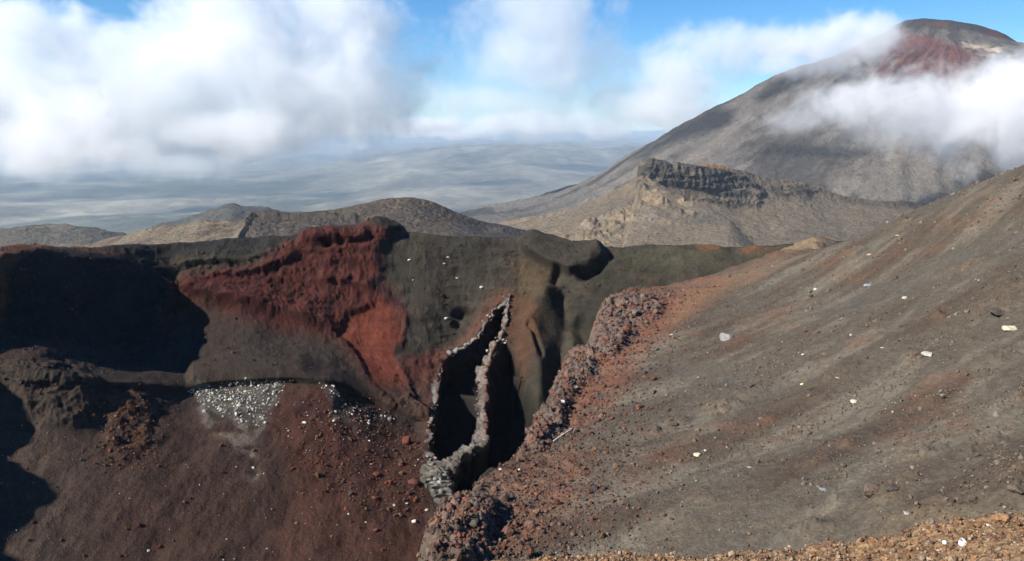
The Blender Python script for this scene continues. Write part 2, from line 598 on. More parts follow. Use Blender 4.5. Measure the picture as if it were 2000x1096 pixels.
small_hill('distant_hill', [(300, 448), (360, 432), (420, 412), (452, 404), (480, 409), (520, 414), (570, 424), (640, 436)], 2600, 60, 0.78, (0.075, 0.072, 0.062), (0.15, 0.125, 0.09), 3)
small_hill('low_hill', [(-120, 462), (0, 452), (60, 447), (130, 447), (190, 452), (260, 466), (330, 482)], 1900, 80, 0.70, (0.10, 0.088, 0.068), (0.17, 0.14, 0.105), 8)
small_hill('pale_ridge', [(900, 418), (990, 403), (1060, 386), (1110, 372), (1150, 362), (1200, 358), (1260, 372)], 4200, 70, 0.75, (0.17, 0.15, 0.125), (0.24, 0.21, 0.17), 13)


# ------------------------------------------------------------------ the crater
def make_crater():
    cols = np.concatenate([np.linspace(-2500, -40, 90, endpoint=False), np.arange(-40, 1420, 2.0), np.arange(1420, 1760, 4.0)])
    # rim left of the frame: (u, Y, z); the wall below it steps in towards the crater floor
    off = [(-2500, 50, -11), (-1900, 66, -15), (-1600, 73, -12), (-1250, 84, -17.5), (-964, 95, -14.5), (-780, 103, -19), (-600, 112, -16.5), (-400, 124, -21.5), (-200, 136, -21)]

    def left(k, dz):
        return [(u, vz(Y * k, z + dz), Y * k) for u, Y, z in off]
    rim = left(1, 0) + [
        (0, 499, 151), (40, 491, 158), (100, 485, 166), (200, 479, 178), (350, 472, 193), (480, 467, 198), (560, 462, 200), (620, 452, 201), (680, 443, 203), (740, 439, 205), (790, 447, 206), (840, 455, 206), (900, 463, 206), (960, 467, 205), (1010, 467, 205), (1050, 462, 203), (1120, 470, 200), (1190, 482, 197), (1300, 482, 194), (1450, 484, 188), (1600, 472, 184), (1760, 472, 180)]
    back2 = [(u, v + 110, Y + 60) for u, v, Y in rim]
    back = [(u, v + 9, Y + 12) for u, v, Y in rim]
    brow = [(u, v + (27 if u < 420 else 18), Y - (8 if 0 <= u < 300 else 5)) for u, v, Y in rim]
    foot = left(0.93, -16) + [
        (0, 648, 139), (60, 655, 140), (150, 674, 147), (250, 690, 156), (310, 650, 168), (350, 608, 179), (480, 614, 180), (560, 636, 181), (650, 656, 181), (700, 684, 179), (760, 715, 175), (820, 715, 176), (900, 665, 185), (1000, 610, 188), (1080, 610, 186), (1190, 600, 182), (1300, 590, 178), (1450, 570, 174), (1600, 560, 170), (1760, 560, 166)]
    bench = left(0.90, -20) + [
        (0, 722, 128), (100, 742, 129), (250, 748, 138), (370, 756, 148), (400, 748, 150), (480, 742, 152), (560, 738, 154), (640, 742, 156), (700, 762, 159), (760, 790, 160), (820, 812, 160), (880, 800, 162), (940, 770, 167), (1000, 740, 170), (1080, 730, 172), (1190, 720, 170), (1300, 700, 166), (1600, 680, 160), (1760, 680, 156)]
    lip = [(u, v + 11, Y - 0.2) for u, v, Y in bench]
    mid = left(0.84, -25) + [
        (0, 900, 115), (150, 900, 118), (400, 900, 125), (600, 900, 131), (800, 910, 138), (900, 920, 140), (1000, 900, 147), (1100, 880, 150), (1300, 850, 146), (1760, 850, 136)]
    low = left(0.74, -33) + [
        (0, 1110, 99), (200, 1110, 102), (400, 1110, 105), (600, 1110, 109), (800, 1110, 112), (1000, 1100, 116), (1300, 1080, 116), (1760, 1080, 110)]
    deep = left(0.55, -42) + [(u, vz(Y, z), Y) for u, Y, z in [(0, 76, -64), (600, 88, -70), (1300, 90, -74), (1760, 90, -76)]]
    W, U, V = loft([back2, back, rim, brow, foot, bench, lip, mid, low, deep], cols, [8, 6, 10, 84, 60, 8, 80, 86, 16])
    W = blur(W, 2)
    N = blur(grid_normals(W), 3)
    n1 = fbm(W, 22, 4, 0.5, 1)
    n2 = fbm(W, 7, 4, 0.55, 5)
    n3 = fbm(W, 2.2, 3, 0.6, 9)
    uw, vw = U + 10 * n1 + 12 * n2 + 9 * n3, V + 8 * n1 + 11 * n2 + 8 * n3
    A = lambda poly, soft: area(uw, vw, poly, soft)
    # ---- outlines on the wall
    redwall = A([(330, 560), (400, 540), (500, 520), (560, 480), (640, 449), (740, 430), (772, 452), (742, 480), (745, 560), (790, 620), (770, 700), (800, 770), (840, 800), (830, 830), (760, 790), (700, 720), (655, 666), (560, 652), (480, 626), (400, 604), (345, 592)], 18)
    redfan = A([(655, 655), (690, 610), (740, 585), (790, 600), (782, 650), (770, 690), (785, 740), (805, 780), (770, 790), (725, 750), (690, 690)], 7)
    redlow = A([(790, 700), (850, 680), (880, 690), (850, 760), (845, 850), (810, 810), (780, 760)], 12)
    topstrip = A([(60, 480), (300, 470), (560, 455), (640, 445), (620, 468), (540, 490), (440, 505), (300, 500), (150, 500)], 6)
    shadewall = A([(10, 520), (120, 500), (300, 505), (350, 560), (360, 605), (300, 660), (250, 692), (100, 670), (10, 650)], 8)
    rocky_left = A([(0, 490), (60, 480), (110, 500), (60, 540), (20, 580), (-30, 660), (-30, 500)], 8)
    benchz = A([(0, 655), (250, 692), (350, 608), (480, 614), (655, 658), (700, 700), (760, 790), (640, 738), (400, 746), (250, 742), (100, 735), (0, 715)], 6)
    left_rocks = A([(30, 720), (110, 715), (190, 745), (200, 790), (140, 830), (80, 825), (40, 790)], 18)
    brownrocks = A([(205, 770), (255, 760), (300, 800), (290, 880), (240, 905), (205, 870)], 12)
    white = A([(370, 758), (410, 748), (480, 742), (545, 740), (552, 752), (540, 790), (515, 828), (480, 836), (440, 820), (400, 800)], 5)
    white2 = A([(628, 748), (642, 752), (680, 790), (700, 815), (690, 830), (640, 822), (650, 790)], 6)
    redband = A([(548, 752), (640, 745), (660, 800), (700, 880), (640, 960), (560, 900), (530, 830)], 34)
    redright = A([(600, 880), (760, 850), (840, 880), (850, 1000), (840, 1110), (520, 1110), (560, 980)], 50)
    talusb = sstep(735, 775, vw)
    # ---- big relief
    calm = 1 - 0.65 * area(U, V, [(-20, 650), (250, 690), (350, 608), (480, 614), (655, 658), (760, 790), (640, 738), (400, 746), (250, 742), (-20, 730)], 15)
    d = (n1 * 1.6 + n2 * 0.55) * calm
    d += n3 * 0.16 + sstep(-60, -160, U) * sstep(600, 520, V) * 2.2 * fbm(W, 7, 4, 0.6, 53, True)
    strata = fbm(np.stack([W[..., 0] * 0.12, W[..., 1] * 0.12, W[..., 2] + 1.5 * n1], -1), 1.7, 4, 0.6, 27)
    wallz = sstep(760, 700, V) * sstep(435, 480, V)
    crumb = fbm(W, 1.0, 3, 0.65, 29, True)
    rill = fbm(W * np.array([1, 1, 0.18]), 2.6, 4, 0.6, 33)
    d += wallz * (strata * 0.4 + 0.10 * crumb + 0.45 * rill)
    rough = fbm(W, 5.5, 5, 0.58, 13, True)
    d += redwall * (1 - redfan) * (rough * 0.55 + 0.75 * fbm(W * np.array([1, 1, 1.7]), 13, 3, 0.5, 17, True))
    d += redwall * 0.6 + redwall * (1 - redfan) * (0.40 * fbm(W, 1.9, 4, 0.65, 19, True) + 0.25 * crumb)
    d += rocky_left * rough * 0.7 + left_rocks * (rough * 1.5 + 0.2) + brownrocks * rough * 0.8 + redlow * rough * 0.9
    # ledge of the red flow above the bench, lip of the bench
    def ridge(line, w_pos, w_neg, h, p=2.0):
        s, side, tt = seg_dist(U + 5 * n2, V + 5 * n2, line)
        w = np.where(side > 0, w_pos, w_neg)
        return h * np.exp(-(s / w) ** p) * sstep(0, 0.12, tt) * sstep(1, 0.82, tt)
    # (travel left to right: the right of travel, +, is below)
    d += ridge([(330, 560), (420, 590), (480, 602), (560, 628), (660, 648)], 9, 40, 2.6)
    d += ridge([(360, 745), (400, 736), (480, 732), (560, 728), (630, 728)], 10, 34, 1.6)
    d += ridge([(330, 520), (420, 515), (500, 505), (560, 488)], 7, 22, 1.7)
    d += ridge([(400, 548), (470, 540), (540, 520), (600, 490)], 8, 26, 1.5)
    d += ridge([(580, 480), (640, 470), (690, 470), (730, 462)], 7, 14, 1.5)
    d += ridge([(620, 548), (660, 552), (700, 556), (740, 570)], 6, 16, 1.6)
    d += ridge([(-20, 512), (40, 506), (120, 506), (260, 510)], 8, 14, 0.8)
    # dark rock on the rim
    d += 1.6 * A([(718, 440), (745, 432), (785, 438), (780, 452), (735, 458)], 5)
    # pits in the red wall and the hole below the white stone
    for x, y, r, h in [(640, 482, 9, 1.8), (666, 477, 9, 1.6), (655, 556, 8, 0.9), (690, 552, 9, 1.0), (905, 612, 17, 2.2), (893, 632, 9, 1.7)]:
        d -= h * np.exp(-(((U - x) / r) ** 2 + ((V - y) / (r * 0.7)) ** 2) ** 1.5)
    # the notch in the right rim and the gullies under it
    d += ridge([(1010, 470), (1035, 490), (1072, 512), (1085, 518), (1115, 530), (1150, 520), (1180, 500), (1198, 478)], 8, 38, 3.4, 1.8)
    d -= ridge([(1198, 484), (1184, 508), (1156, 530), (1122, 544)], 16, 10, 2.6)
    d -= ridge([(1098, 522), (1086, 540), (1080, 562)], 8, 8, 2.2)
    d += ridge([(1085, 540), (1060, 600), (1040, 640), (1048, 700), (1052, 800), (1050, 830)], 24, 26, 3.6)
    d -= ridge([(1090, 560), (1105, 620), (1092, 700), (1085, 790)], 14, 14, 2.2)
    d -= ridge([(1030, 645), (1046, 665), (1060, 720)], 6, 6, 1.4)
    d -= ridge([(1120, 620), (1140, 660), (1135, 720)], 14, 16, 3.0)
    # the two hollow chambers of the dike, sunk into the wall
    def pit(poly, soft):
        return area(U + 7 * n2 + 7 * n3, V + 7 * n2 + 7 * n3, poly, soft)
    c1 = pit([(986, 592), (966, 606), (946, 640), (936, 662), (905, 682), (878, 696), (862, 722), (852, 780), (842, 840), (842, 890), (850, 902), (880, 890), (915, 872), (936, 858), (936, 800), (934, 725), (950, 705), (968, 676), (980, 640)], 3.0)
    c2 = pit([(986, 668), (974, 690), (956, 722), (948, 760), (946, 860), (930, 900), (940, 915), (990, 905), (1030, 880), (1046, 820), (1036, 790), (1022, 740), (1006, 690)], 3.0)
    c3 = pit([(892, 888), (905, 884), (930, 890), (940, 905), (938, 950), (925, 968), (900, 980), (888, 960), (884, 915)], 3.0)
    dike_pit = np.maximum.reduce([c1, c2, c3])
    global CRATER_BASE
    CRATER_BASE = (cols, V, W + N * d[..., None], N)
    d -= 8.5 * c1 + 9.0 * c2 * (1 - c1) + 5.0 * c3 * (1 - np.maximum(c1, c2))
    # banking of the talus towards the bottom left, little slides
    d += talusb * 0.5 * fbm(W * np.array([1, 0.35, 1]), 5, 4, 0.55, 23)
    edge = sstep(0, 10, np.arange(W.shape[0]))[:, None]
    W2 = W + N * (d * edge)[..., None]
    # ---- colours of the ground, some with shade painted in
    c = np.empty(W.shape)
    c[:] = (0.064, 0.055, 0.043)
    c = mixc(c, (0.050, 0.046, 0.036), sstep(-0.1, 0.3, n1))
    c = mixc(c, (0.085, 0.068, 0.048), 0.6 * sstep(0.0, 0.3, n2))
    c = mixc(c, (0.074, 0.055, 0.042), sstep(420, 250, U) * 0.7)
    c = mixc(c, (0.115, 0.060, 0.036), 0.85 * A([(975, 590), (1000, 570), (1050, 590), (1070, 640), (1040, 700), (1020, 760), (1000, 690), (985, 640)], 16))
    c = mixc(c, (0.12, 0.082, 0.048), 0.7 * A([(1000, 500), (1060, 520), (1095, 560), (1060, 590), (1000, 575)], 22))
    c = mixc(c, (0.10, 0.092, 0.062), 0.6 * A([(1200, 482), (1330, 484), (1520, 484), (1480, 510), (1350, 530), (1230, 520)], 16))
    c = mixc(c, (0.25, 0.115, 0.055), 0.8 * A([(1330, 484), (1400, 482), (1520, 480), (1480, 494), (1380, 498)], 7) * sstep(-0.3, 0.2, n2))
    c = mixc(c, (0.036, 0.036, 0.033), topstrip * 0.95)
    c = mixc(c, (0.135, 0.066, 0.040), rocky_left * 0.9)
    c = mixc(c, (0.15, 0.070, 0.045), 0.8 * ridge([(-30, 500), (60, 486), (160, 486), (300, 500)], 10, 8, 1.0))
    c = mixc(c, (0.032, 0.026, 0.025), shadewall * 0.9)  # shadow on the left wall deepened by a darker painted colour
    c = mixc(c, (0.060, 0.045, 0.037), benchz * 0.95)
    c = mixc(c, (0.060, 0.030, 0.028), benchz * 0.5 * sstep(0.05, 0.3, n1 + 0.5 * n2))
    c = mixc(c, (0.105, 0.030, 0.024), redwall * 0.94)
    c = mixc(c, (0.045, 0.021, 0.018), redwall * (1 - redfan) * sstep(-0.05, 0.35, fbm(W, 5, 5, 0.65, 61)) * 0.8)
    c = mixc(c, (0.165, 0.046, 0.029), redfan * 0.95)
    c = mixc(c, (0.10, 0.032, 0.026), redlow * 0.85)
    c = mixc(c, (0.14, 0.062, 0.054), 0.55 * A([(735, 540), (770, 560), (795, 610), (785, 650), (760, 600)], 14))
    c = mixc(c, (0.045, 0.042, 0.034), 0.95 * A([(718, 440), (745, 432), (785, 438), (780, 452), (735, 458)], 4))
    tal = np.empty(W.shape)
    tal[:] = (0.076, 0.045, 0.034)
    tal = mixc(tal, (0.088, 0.062, 0.048), sstep(300, 60, uw))
    tal = mixc(tal, (0.058, 0.042, 0.037), sstep(0.0, 0.3, n1 + 0.3 * n2) * 0.7)
    tal = mixc(tal, (0.125, 0.044, 0.030), redband * 0.6)
    tal = mixc(tal, (0.105, 0.045, 0.032), redright * 0.7)
    m_t = talusb * sstep(860, 820, uw)
    c = c + (tal - c) * m_t[..., None]
    c = mixc(c, (0.058, 0.046, 0.037), left_rocks * 0.7)
    c = mixc(c, (0.14, 0.066, 0.032), brownrocks * 0.7 * sstep(-0.15, 0.2, n2 + n3 * 0.6))
    c = mixc(c, (0.15, 0.14, 0.12), white * (0.45 + 0.5 * sstep(-0.2, 0.25, n3)))
    c = mixc(c, (0.16, 0.14, 0.12), white2 * 0.5)
    # ashy runs that trickle down from the white rubble
    for ln, w in [([(400, 805), (415, 840), (450, 855), (470, 880), (490, 900), (500, 925)], 9), ([(470, 835), (488, 870), (495, 930)], 12), ([(520, 830), (500, 860), (490, 890)], 6)]:
        s, _, _ = seg_dist(uw + 5 * n3, vw + 5 * n3, ln)
        c = mixc(c, (0.24, 0.20, 0.165), 0.75 * np.exp(-(s / w) ** 2) * sstep(-0.25, 0.2, n2 + 0.6 * n3))
    c = mixc(c, (0.020, 0.018, 0.018), 0.96 * np.clip(dike_pit * 1.5, 0, 1))  # shade inside the dike's hollows painted in as near-black
    c = mixc(c, (0.042, 0.040, 0.036), 0.85 * A([(700, 800), (740, 796), (800, 812), (815, 830), (770, 826)], 6))  # olive-dark band, the ridge's shadow painted into its colour
    c = c * (1 + 0.35 * n3 + 0.25 * n2 + 0.35 * wallz * strata)[..., None] * np.array([0.74, 0.72, 0.69])
    s, _, _ = seg_dist(uw, vw, [(985, 580), (940, 632), (900, 676), (872, 694), (850, 740)])
    c = mixc(c, (0.13, 0.058, 0.040), 0.75 * np.exp(-(s / 15) ** 2) * (1 - dike_pit))
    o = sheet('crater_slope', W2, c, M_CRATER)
    return W2


W_CRATER = make_crater()
G_CRATER = Ground(W_CRATER)


# ------------------------------------------------------------------ the grey hillside on the right
EDGE = [(845, 1200, 33), (846, 1096, 38), (848, 1030, 43), (868, 1003, 46), (900, 985, 48.5), (950, 935, 54), (1000, 905, 59), (1022, 880, 63), (1040, 850, 67), (1062, 800, 74), (1080, 762, 80), (1100, 725, 87), (1118, 690, 93), (1165, 705, 92), (1168, 640, 101), (1176, 600, 110), (1200, 582, 115), (1300, 563, 124), (1400, 535, 136), (1500, 500, 150), (1560, 480, 160), (1610, 462, 168)]


def make_hillside():
    ctl = [(845, 1200, 33), (848, 1030, 43), (950, 935, 54), (1022, 880, 63), (1080, 762, 80), (1168, 650, 100), (1200, 582, 115), (1300, 563, 124), (1400, 535, 136), (1500, 500, 150), (1610, 462, 165),
           (1100, 1000, 47), (1200, 850, 62), (1300, 720, 80), (1300, 1000, 43), (1500, 850, 55), (1500, 650, 82), (1500, 560, 105), (1700, 850, 48), (1700, 700, 62), (1700, 550, 88), (1640, 480, 125), (1720, 445, 112), (1800, 400, 106), (1800, 480, 88), (1880, 370, 98), (1950, 342, 94), (2000, 331, 90), (2050, 322, 86),
           (1980, 640, 56), (1980, 480, 72), (1980, 850, 40), (1980, 980, 30), (1700, 1000, 36), (1500, 1040, 38), (1200, 1090, 41)]
    pts = [P(*q) for q in ctl]
    # beyond the crest the ground falls away again; right of the frame it goes on rising
    pts += [np.array(q, float) for q in [(75, 150, -30), (100, 110, -13), (95, 70, 2), (75, 40, 1), (50, 22, -3), (60, 185, -45), (90, 180, -40), (20, 26, -19), (0, 30, -26), (20, 165, -33)]]
    pts = np.array(pts)

    def phi(r2):
        return 0.5 * r2 * np.log(r2 + 1e-9)
    x, y, z = pts.T
    n = len(pts)
    S = 50.0
    x, y = x / S, y / S
    K = phi((x[:, None] - x) ** 2 + (y[:, None] - y) ** 2) + np.eye(n) * 0.012
    Q = np.stack([np.ones(n), x, y], 1)
    M = np.block([[K, Q], [Q.T, np.zeros((3, 3))]])
    sol = np.linalg.solve(M, np.concatenate([z, np.zeros(3)]))
    cols = np.concatenate([np.arange(700, 2120, 2.2), np.linspace(2125, 2900, 50)])
    rad = np.geomspace(18, 215, 560)
    a = np.arctan((cols - 1000) / FPX * 0.98)
    A, Rr = np.meshgrid(a, rad)
    X, Y = Rr * np.sin(A), Rr * np.cos(A)
    xs, ys = X.ravel() / S, Y.ravel() / S
    Z = sol[n] + sol[n + 1] * xs + sol[n + 2] * ys
    for k in range(n):
        Z += sol[k] * phi((xs - x[k]) ** 2 + (ys - y[k]) ** 2)
    Z = Z.reshape(X.shape)
    W = np.stack([X, Y, Z], -1)
    flat = np.stack([X, Y, np.zeros_like(X)], -1)
    # streaks run down the fall line, which points to the left and a little towards the viewer
    fx, fy = -0.93, -0.36
    along, across = X * fx + Y * fy, -X * fy + Y * fx
    st = np.stack([across, along * 0.30, 0 * X], -1)
    wob = fbm(flat, 14, 3, 0.5, 71)
    st[..., 0] += 2.2 * wob
    s1 = fbm(st, 5.5, 5, 0.6, 73)
    s2 = fbm(st, 1.6, 4, 0.6, 79)
    n1 = fbm(flat, 16, 4, 0.5, 83)
    n2 = fbm(flat, 3.2, 5, 0.6, 87)
    n3 = fbm(flat, 0.8, 3, 0.6, 91)
    eline = [tuple(P(*q)[:2]) for q in EDGE] + [(150.0, 330.0)]
    e, side, _ = seg_dist(X + 0.9 * n2, Y + 0.9 * n2, eline)
    hill_side = inside(X + 0.9 * n2, Y + 0.9 * n2, eline + [(600.0, 330.0), (600.0, -300.0), (eline[0][0], -300.0)])
    se = np.where(hill_side, e, -e)                      # + on the hillside, - over the crater
    u, v = pix(W)
    uw, vw = u + 22 * n1 + 16 * n2, v + 16 * n1 + 12 * n2
    crags = np.maximum.reduce([
        area(uw, vw, [(1160, 610), (1180, 585), (1230, 580), (1290, 590), (1280, 620), (1230, 650), (1200, 700), (1160, 705)], 12),
        area(uw, vw, [(1090, 740), (1110, 690), (1135, 670), (1170, 690), (1160, 730), (1110, 780), (1080, 800)], 14),
        area(uw, vw, [(1020, 890), (1030, 840), (1075, 790), (1110, 790), (1090, 840), (1050, 880)], 12),
        area(uw, vw, [(840, 1100), (845, 1010), (890, 980), (960, 990), (960, 1040), (920, 1100)], 18)])
    rocky = fbm(W, 2.6, 4, 0.6, 95, True)
    band = sstep(13, 1.5, se + 3 * n1)
    d = 0.55 * n1 + 0.34 * s1 + 0.16 * s2 + 0.32 * n2 + 0.06 * n3
    d += crags * (0.15 + rocky * 0.75 + 0.5 * fbm(W, 1.0, 3, 0.65, 99, True))
    d += band * (0.35 * rocky + 0.16 * fbm(W, 0.9, 3, 0.65, 103))
    # rough outcrops that break the smooth ash
    oc = np.zeros(X.shape)
    for cu, cv, ru, rv in [(1722, 962, 34, 22), (1985, 955, 40, 26), (1950, 605, 42, 12), (1470, 755, 26, 14), (1410, 795, 30, 14), (1880, 520, 60, 16), (1800, 425, 60, 12), (1640, 435, 60, 10), (1550, 1030, 60, 14), (1980, 790, 40, 16), (1320, 828, 22, 9), (1780, 700, 40, 10), (1900, 870, 60, 14), (1950, 690, 40, 12), (1820, 880, 70, 12), (1600, 980, 50, 12), (1980, 560, 40, 16), (1660, 500, 30, 8)]:
        oc = np.maximum(oc, np.exp(-(((uw - cu) * 0.9 + (vw - cv) * 0.35) / ru) ** 2 - (((vw - cv) + (uw - cu) * 0.3) / rv) ** 2))
    oc = np.maximum(oc, 0.65 * sstep(0.18, 0.42, s1 + 0.5 * n2) * sstep(16, 30, se))
    fine = fbm(W, 0.55, 3, 0.65, 109, True)
    d += fine * 0.035 + 0.10 * fbm(W, 1.2, 3, 0.6, 111) * sstep(-0.1, 0.3, s1)
    d += oc * (0.42 * fbm(W, 1.5, 4, 0.62, 107, True) + 0.13 * fine + 0.1)
    W[..., 2] += d
    # the edge breaks off into the crater
    over = np.clip(-se, 0, None)
    W[..., 2] -= 2.4 * over ** 0.92 + sstep(0, 2.0, over) * (0.6 + 0.9 * rocky)
    W[..., 2] = np.maximum(W[..., 2], -86)
    c = np.empty(W.shape)
    c[:] = (0.094, 0.076, 0.059)
    c = mixc(c, (0.150, 0.128, 0.101), 0.85 * sstep(0.02, 0.30, -s1 + 0.35 * n1 + 0.2 * n2))
    c = mixc(c, (0.070, 0.050, 0.038), 0.85 * sstep(0.0, 0.28, s1 + 0.5 * n1))
    c = mixc(c, (0.135, 0.072, 0.045), 0.55 * sstep(0.1, 0.4, n1 + 0.6 * n2))
    c = mixc(c, (0.088, 0.080, 0.070), 0.5 * sstep(0.1, 0.4, -n1 + 0.5 * s2))
    c = mixc(c, (0.15, 0.105, 0.066), 0.6 * oc * sstep(-0.1, 0.3, n2))
    c = mixc(c, (0.060, 0.048, 0.040), 0.75 * oc * sstep(0.0, 0.3, -n2))
    c = mixc(c, (0.17, 0.13, 0.085), 0.5 * sstep(900, 1050, vw) * sstep(1500, 1900, uw) * sstep(-0.2, 0.2, n2))
    red = area(uw, vw, [(1180, 590), (1230, 570), (1330, 560), (1420, 540), (1400, 570), (1320, 640), (1260, 690), (1230, 740), (1190, 790), (1130, 830), (1080, 840), (1100, 790), (1150, 720), (1190, 680)], 22)
    red2 = area(uw, vw, [(840, 1100), (860, 1000), (960, 930), (1040, 890), (1120, 880), (1150, 900), (1130, 960), (1110, 1010), (1060, 1060), (960, 1110)], 30)
    c = mixc(c, (0.19, 0.075, 0.046), red * 0.8 * sstep(-0.5, 0.1, n2))
    c = mixc(c, (0.18, 0.082, 0.050), red2 * 0.75 * sstep(-0.45, 0.15, n2))
    org = area(uw, vw, [(1330, 570), (1420, 535), (1520, 492), (1600, 462), (1625, 462), (1560, 500), (1460, 550), (1380, 600), (1300, 650)], 14)
    c = mixc(c, (0.20, 0.115, 0.070), org * 0.6)
    c = mixc(c, (0.34, 0.24, 0.14), 0.6 * area(uw, vw, [(1520, 488), (1600, 462), (1622, 460), (1600, 474), (1540, 496)], 5))
    c = mixc(c, (0.125, 0.098, 0.088), 0.8 * crags)
    c = mixc(c, (0.21, 0.095, 0.06), 0.6 * crags * sstep(0.0, 0.35, n2 + 0.5 * n3))
    c = c * (1 + 0.28 * n3 + 0.15 * s2)[..., None] * np.array([1.13, 1.14, 1.09])
    sheet('hillside', W, c, M_HILL)
    return W, se


W_HILL, SE_HILL = make_hillside()
G_HILL = Ground(W_HILL)


def crater_base(u, v):
    """Point and normal of the wall as it was before the dike hollowed out."""
    cols, V, B, N = CRATER_BASE
    j = int(np.argmin(np.abs(cols - u)))
    k = 24 + int(np.argmin(np.abs(V[24:, j] - v)))
    return B[k, j], N[k, j]


# ------------------------------------------------------------------ the rim ledge at the viewer's feet
def make_ledge():
    knots = [(-400, 1190), (600, 1150), (900, 1112), (985, 1090), (1060, 1077), (1130, 1079), (1250, 1069), (1380, 1075), (1480, 1078), (1560, 1066), (1640, 1070), (1700, 1062), (1760, 1058), (1850, 1034), (1920, 1016), (2000, 1002), (2100, 990), (2600, 1000), (3400, 1060)]
    uu = [k[0] for k in knots]
    azs = np.arctan((np.array(uu) - 1000) / FPX * 0.95)
    ang = np.concatenate([np.linspace(-math.pi, -0.75, 40, endpoint=False), np.linspace(-0.75, -0.05, 60, endpoint=False), np.linspace(-0.05, 0.68, 420, endpoint=False), np.linspace(0.68, math.pi, 60)])
    re0 = 4.6
    ze = np.array([P(u, v, re0 * math.cos(a))[2] for (u, v), a in zip(knots, azs)])
    zr = np.interp(ang, azs, ze)
    zr = np.where((ang < azs[0]) | (ang > azs[-1]), -1.75, zr)
    rad = np.concatenate([np.linspace(0.02, 3.4, 24, endpoint=False), np.linspace(3.4, 5.4, 150, endpoint=False), np.linspace(5.4, 24, 50)])
    A, Q = np.meshgrid(ang, rad)
    X, Y = Q * np.sin(A), Q * np.cos(A)
    f = np.stack([X, Y, 0 * X], -1)
    n1, n2, n3 = fbm(f, 0.7, 4, 0.55, 201), fbm(f, 0.17, 4, 0.6, 205), fbm(f, 0.05, 2, 0.6, 209)
    re_ = re0 + 0.25 * n1
    Z = lerp(-1.62, zr[None, :], np.clip(Q / re0, 0, 1) ** 1.0)
    front = np.cos(A) > -0.2
    over = np.clip(Q - re_, 0, None)
    Z = Z - np.where(front, 1.15 * over + 0.6 * sstep(0, 0.5, over), 0.25 * over)
    Z += 0.06 * n1 + 0.05 * n2 + 0.016 * n3
    W = np.stack([X, Y, Z], -1)
    c = np.empty(W.shape)
    c[:] = (0.26, 0.158, 0.085)
    c = mixc(c, (0.33, 0.225, 0.135), sstep(-0.1, 0.3, n1))
    c = mixc(c, (0.16, 0.085, 0.05), 0.8 * sstep(0.05, 0.35, n2))
    c = c * (1 + 0.5 * n3)[..., None]
    sheet('rim_ledge', W, c, M_LEDGE)
    return W, ang, rad, c


W_LEDGE, L_ANG, L_RAD, C_LEDGE = make_ledge()
G_LEDGE = Ground(W_LEDGE)


# ------------------------------------------------------------------ stones
def icosphere(sub):
    t = (1 + 5 ** 0.5) / 2
    v = [(-1, t, 0), (1, t, 0), (-1, -t, 0), (1, -t, 0), (0, -1, t), (0, 1, t), (0, -1, -t), (0, 1, -t), (t, 0, -1), (t, 0, 1), (-t, 0, -1), (-t, 0, 1)]
    f = [(0, 11, 5), (0, 5, 1), (0, 1, 7), (0, 7, 10), (0, 10, 11), (1, 5, 9), (5, 11, 4), (11, 10, 2), (10, 7, 6), (7, 1, 8), (3, 9, 4), (3, 4, 2), (3, 2, 6), (3, 6, 8), (3, 8, 9), (4, 9, 5), (2, 4, 11), (6, 2, 10), (8, 6, 7), (9, 8, 1)]
    v = [np.array(p, float) / math.sqrt(1 + t * t) for p in v]
    for _ in range(sub):
        cache, g = {}, []

        def mid(a, b):
            k = (min(a, b), max(a, b))
            if k not in cache:
                m = v[a] + v[b]
                v.append(m / np.linalg.norm(m))
                cache[k] = len(v) - 1
            return cache[k]
        for a, b, c in f:
            x, y, z = mid(a, b), mid(b, c), mid(c, a)
            g += [(a, x, z), (b, y, x), (c, z, y), (x, y, z)]
        f = g
    return np.array(v), np.array(f, np.int32)


def rock_shape(seed, sub=2, cuts=9, flat=0.75, noise=0.12):
    """A broken stone: a ball cut by planes, then roughened."""
    g = np.random.default_rng(seed)
    v, f = icosphere(sub)
    for _ in range(cuts):
        n = g.normal(size=3)
        n /= np.linalg.norm(n)
        h = g.uniform(0.5, 0.85)
        over = np.clip(v @ n - h, 0, None)
        v = v - over[:, None] * n * 0.92
    v = v * (1 + noise * fbm(v + seed * 3.1, 0.8, 3, 0.6, seed)[:, None] * 1.5)
    v = v * np.array([1, g.uniform(0.7, 0.95), flat])
    return v / np.abs(v[:, 0]).max(), f


PEB = []
for k in range(8):
    v_, f_ = icosphere(0)
    g_ = np.random.default_rng(100 + k)
    v_ = v_ * g_.uniform(0.62, 1.15, (len(v_), 1)) * g_.uniform(0.65, 1.1, (1, 3))
    PEB.append((v_, f_))


def rand_rot(n, g):
    q = g.normal(size=(n, 4))
    q /= np.linalg.norm(q, axis=1)[:, None]
    w, x, y, z = q.T
    return np.stack([np.stack([1 - 2 * (y * y + z * z), 2 * (x * y - z * w), 2 * (x * z + y * w)], -1),
                     np.stack([2 * (x * y + z * w), 1 - 2 * (x * x + z * z), 2 * (y * z - x * w)], -1),
                     np.stack([2 * (x * z - y * w), 2 * (y * z + x * w), 1 - 2 * (x * x + y * y)], -1)], -2)


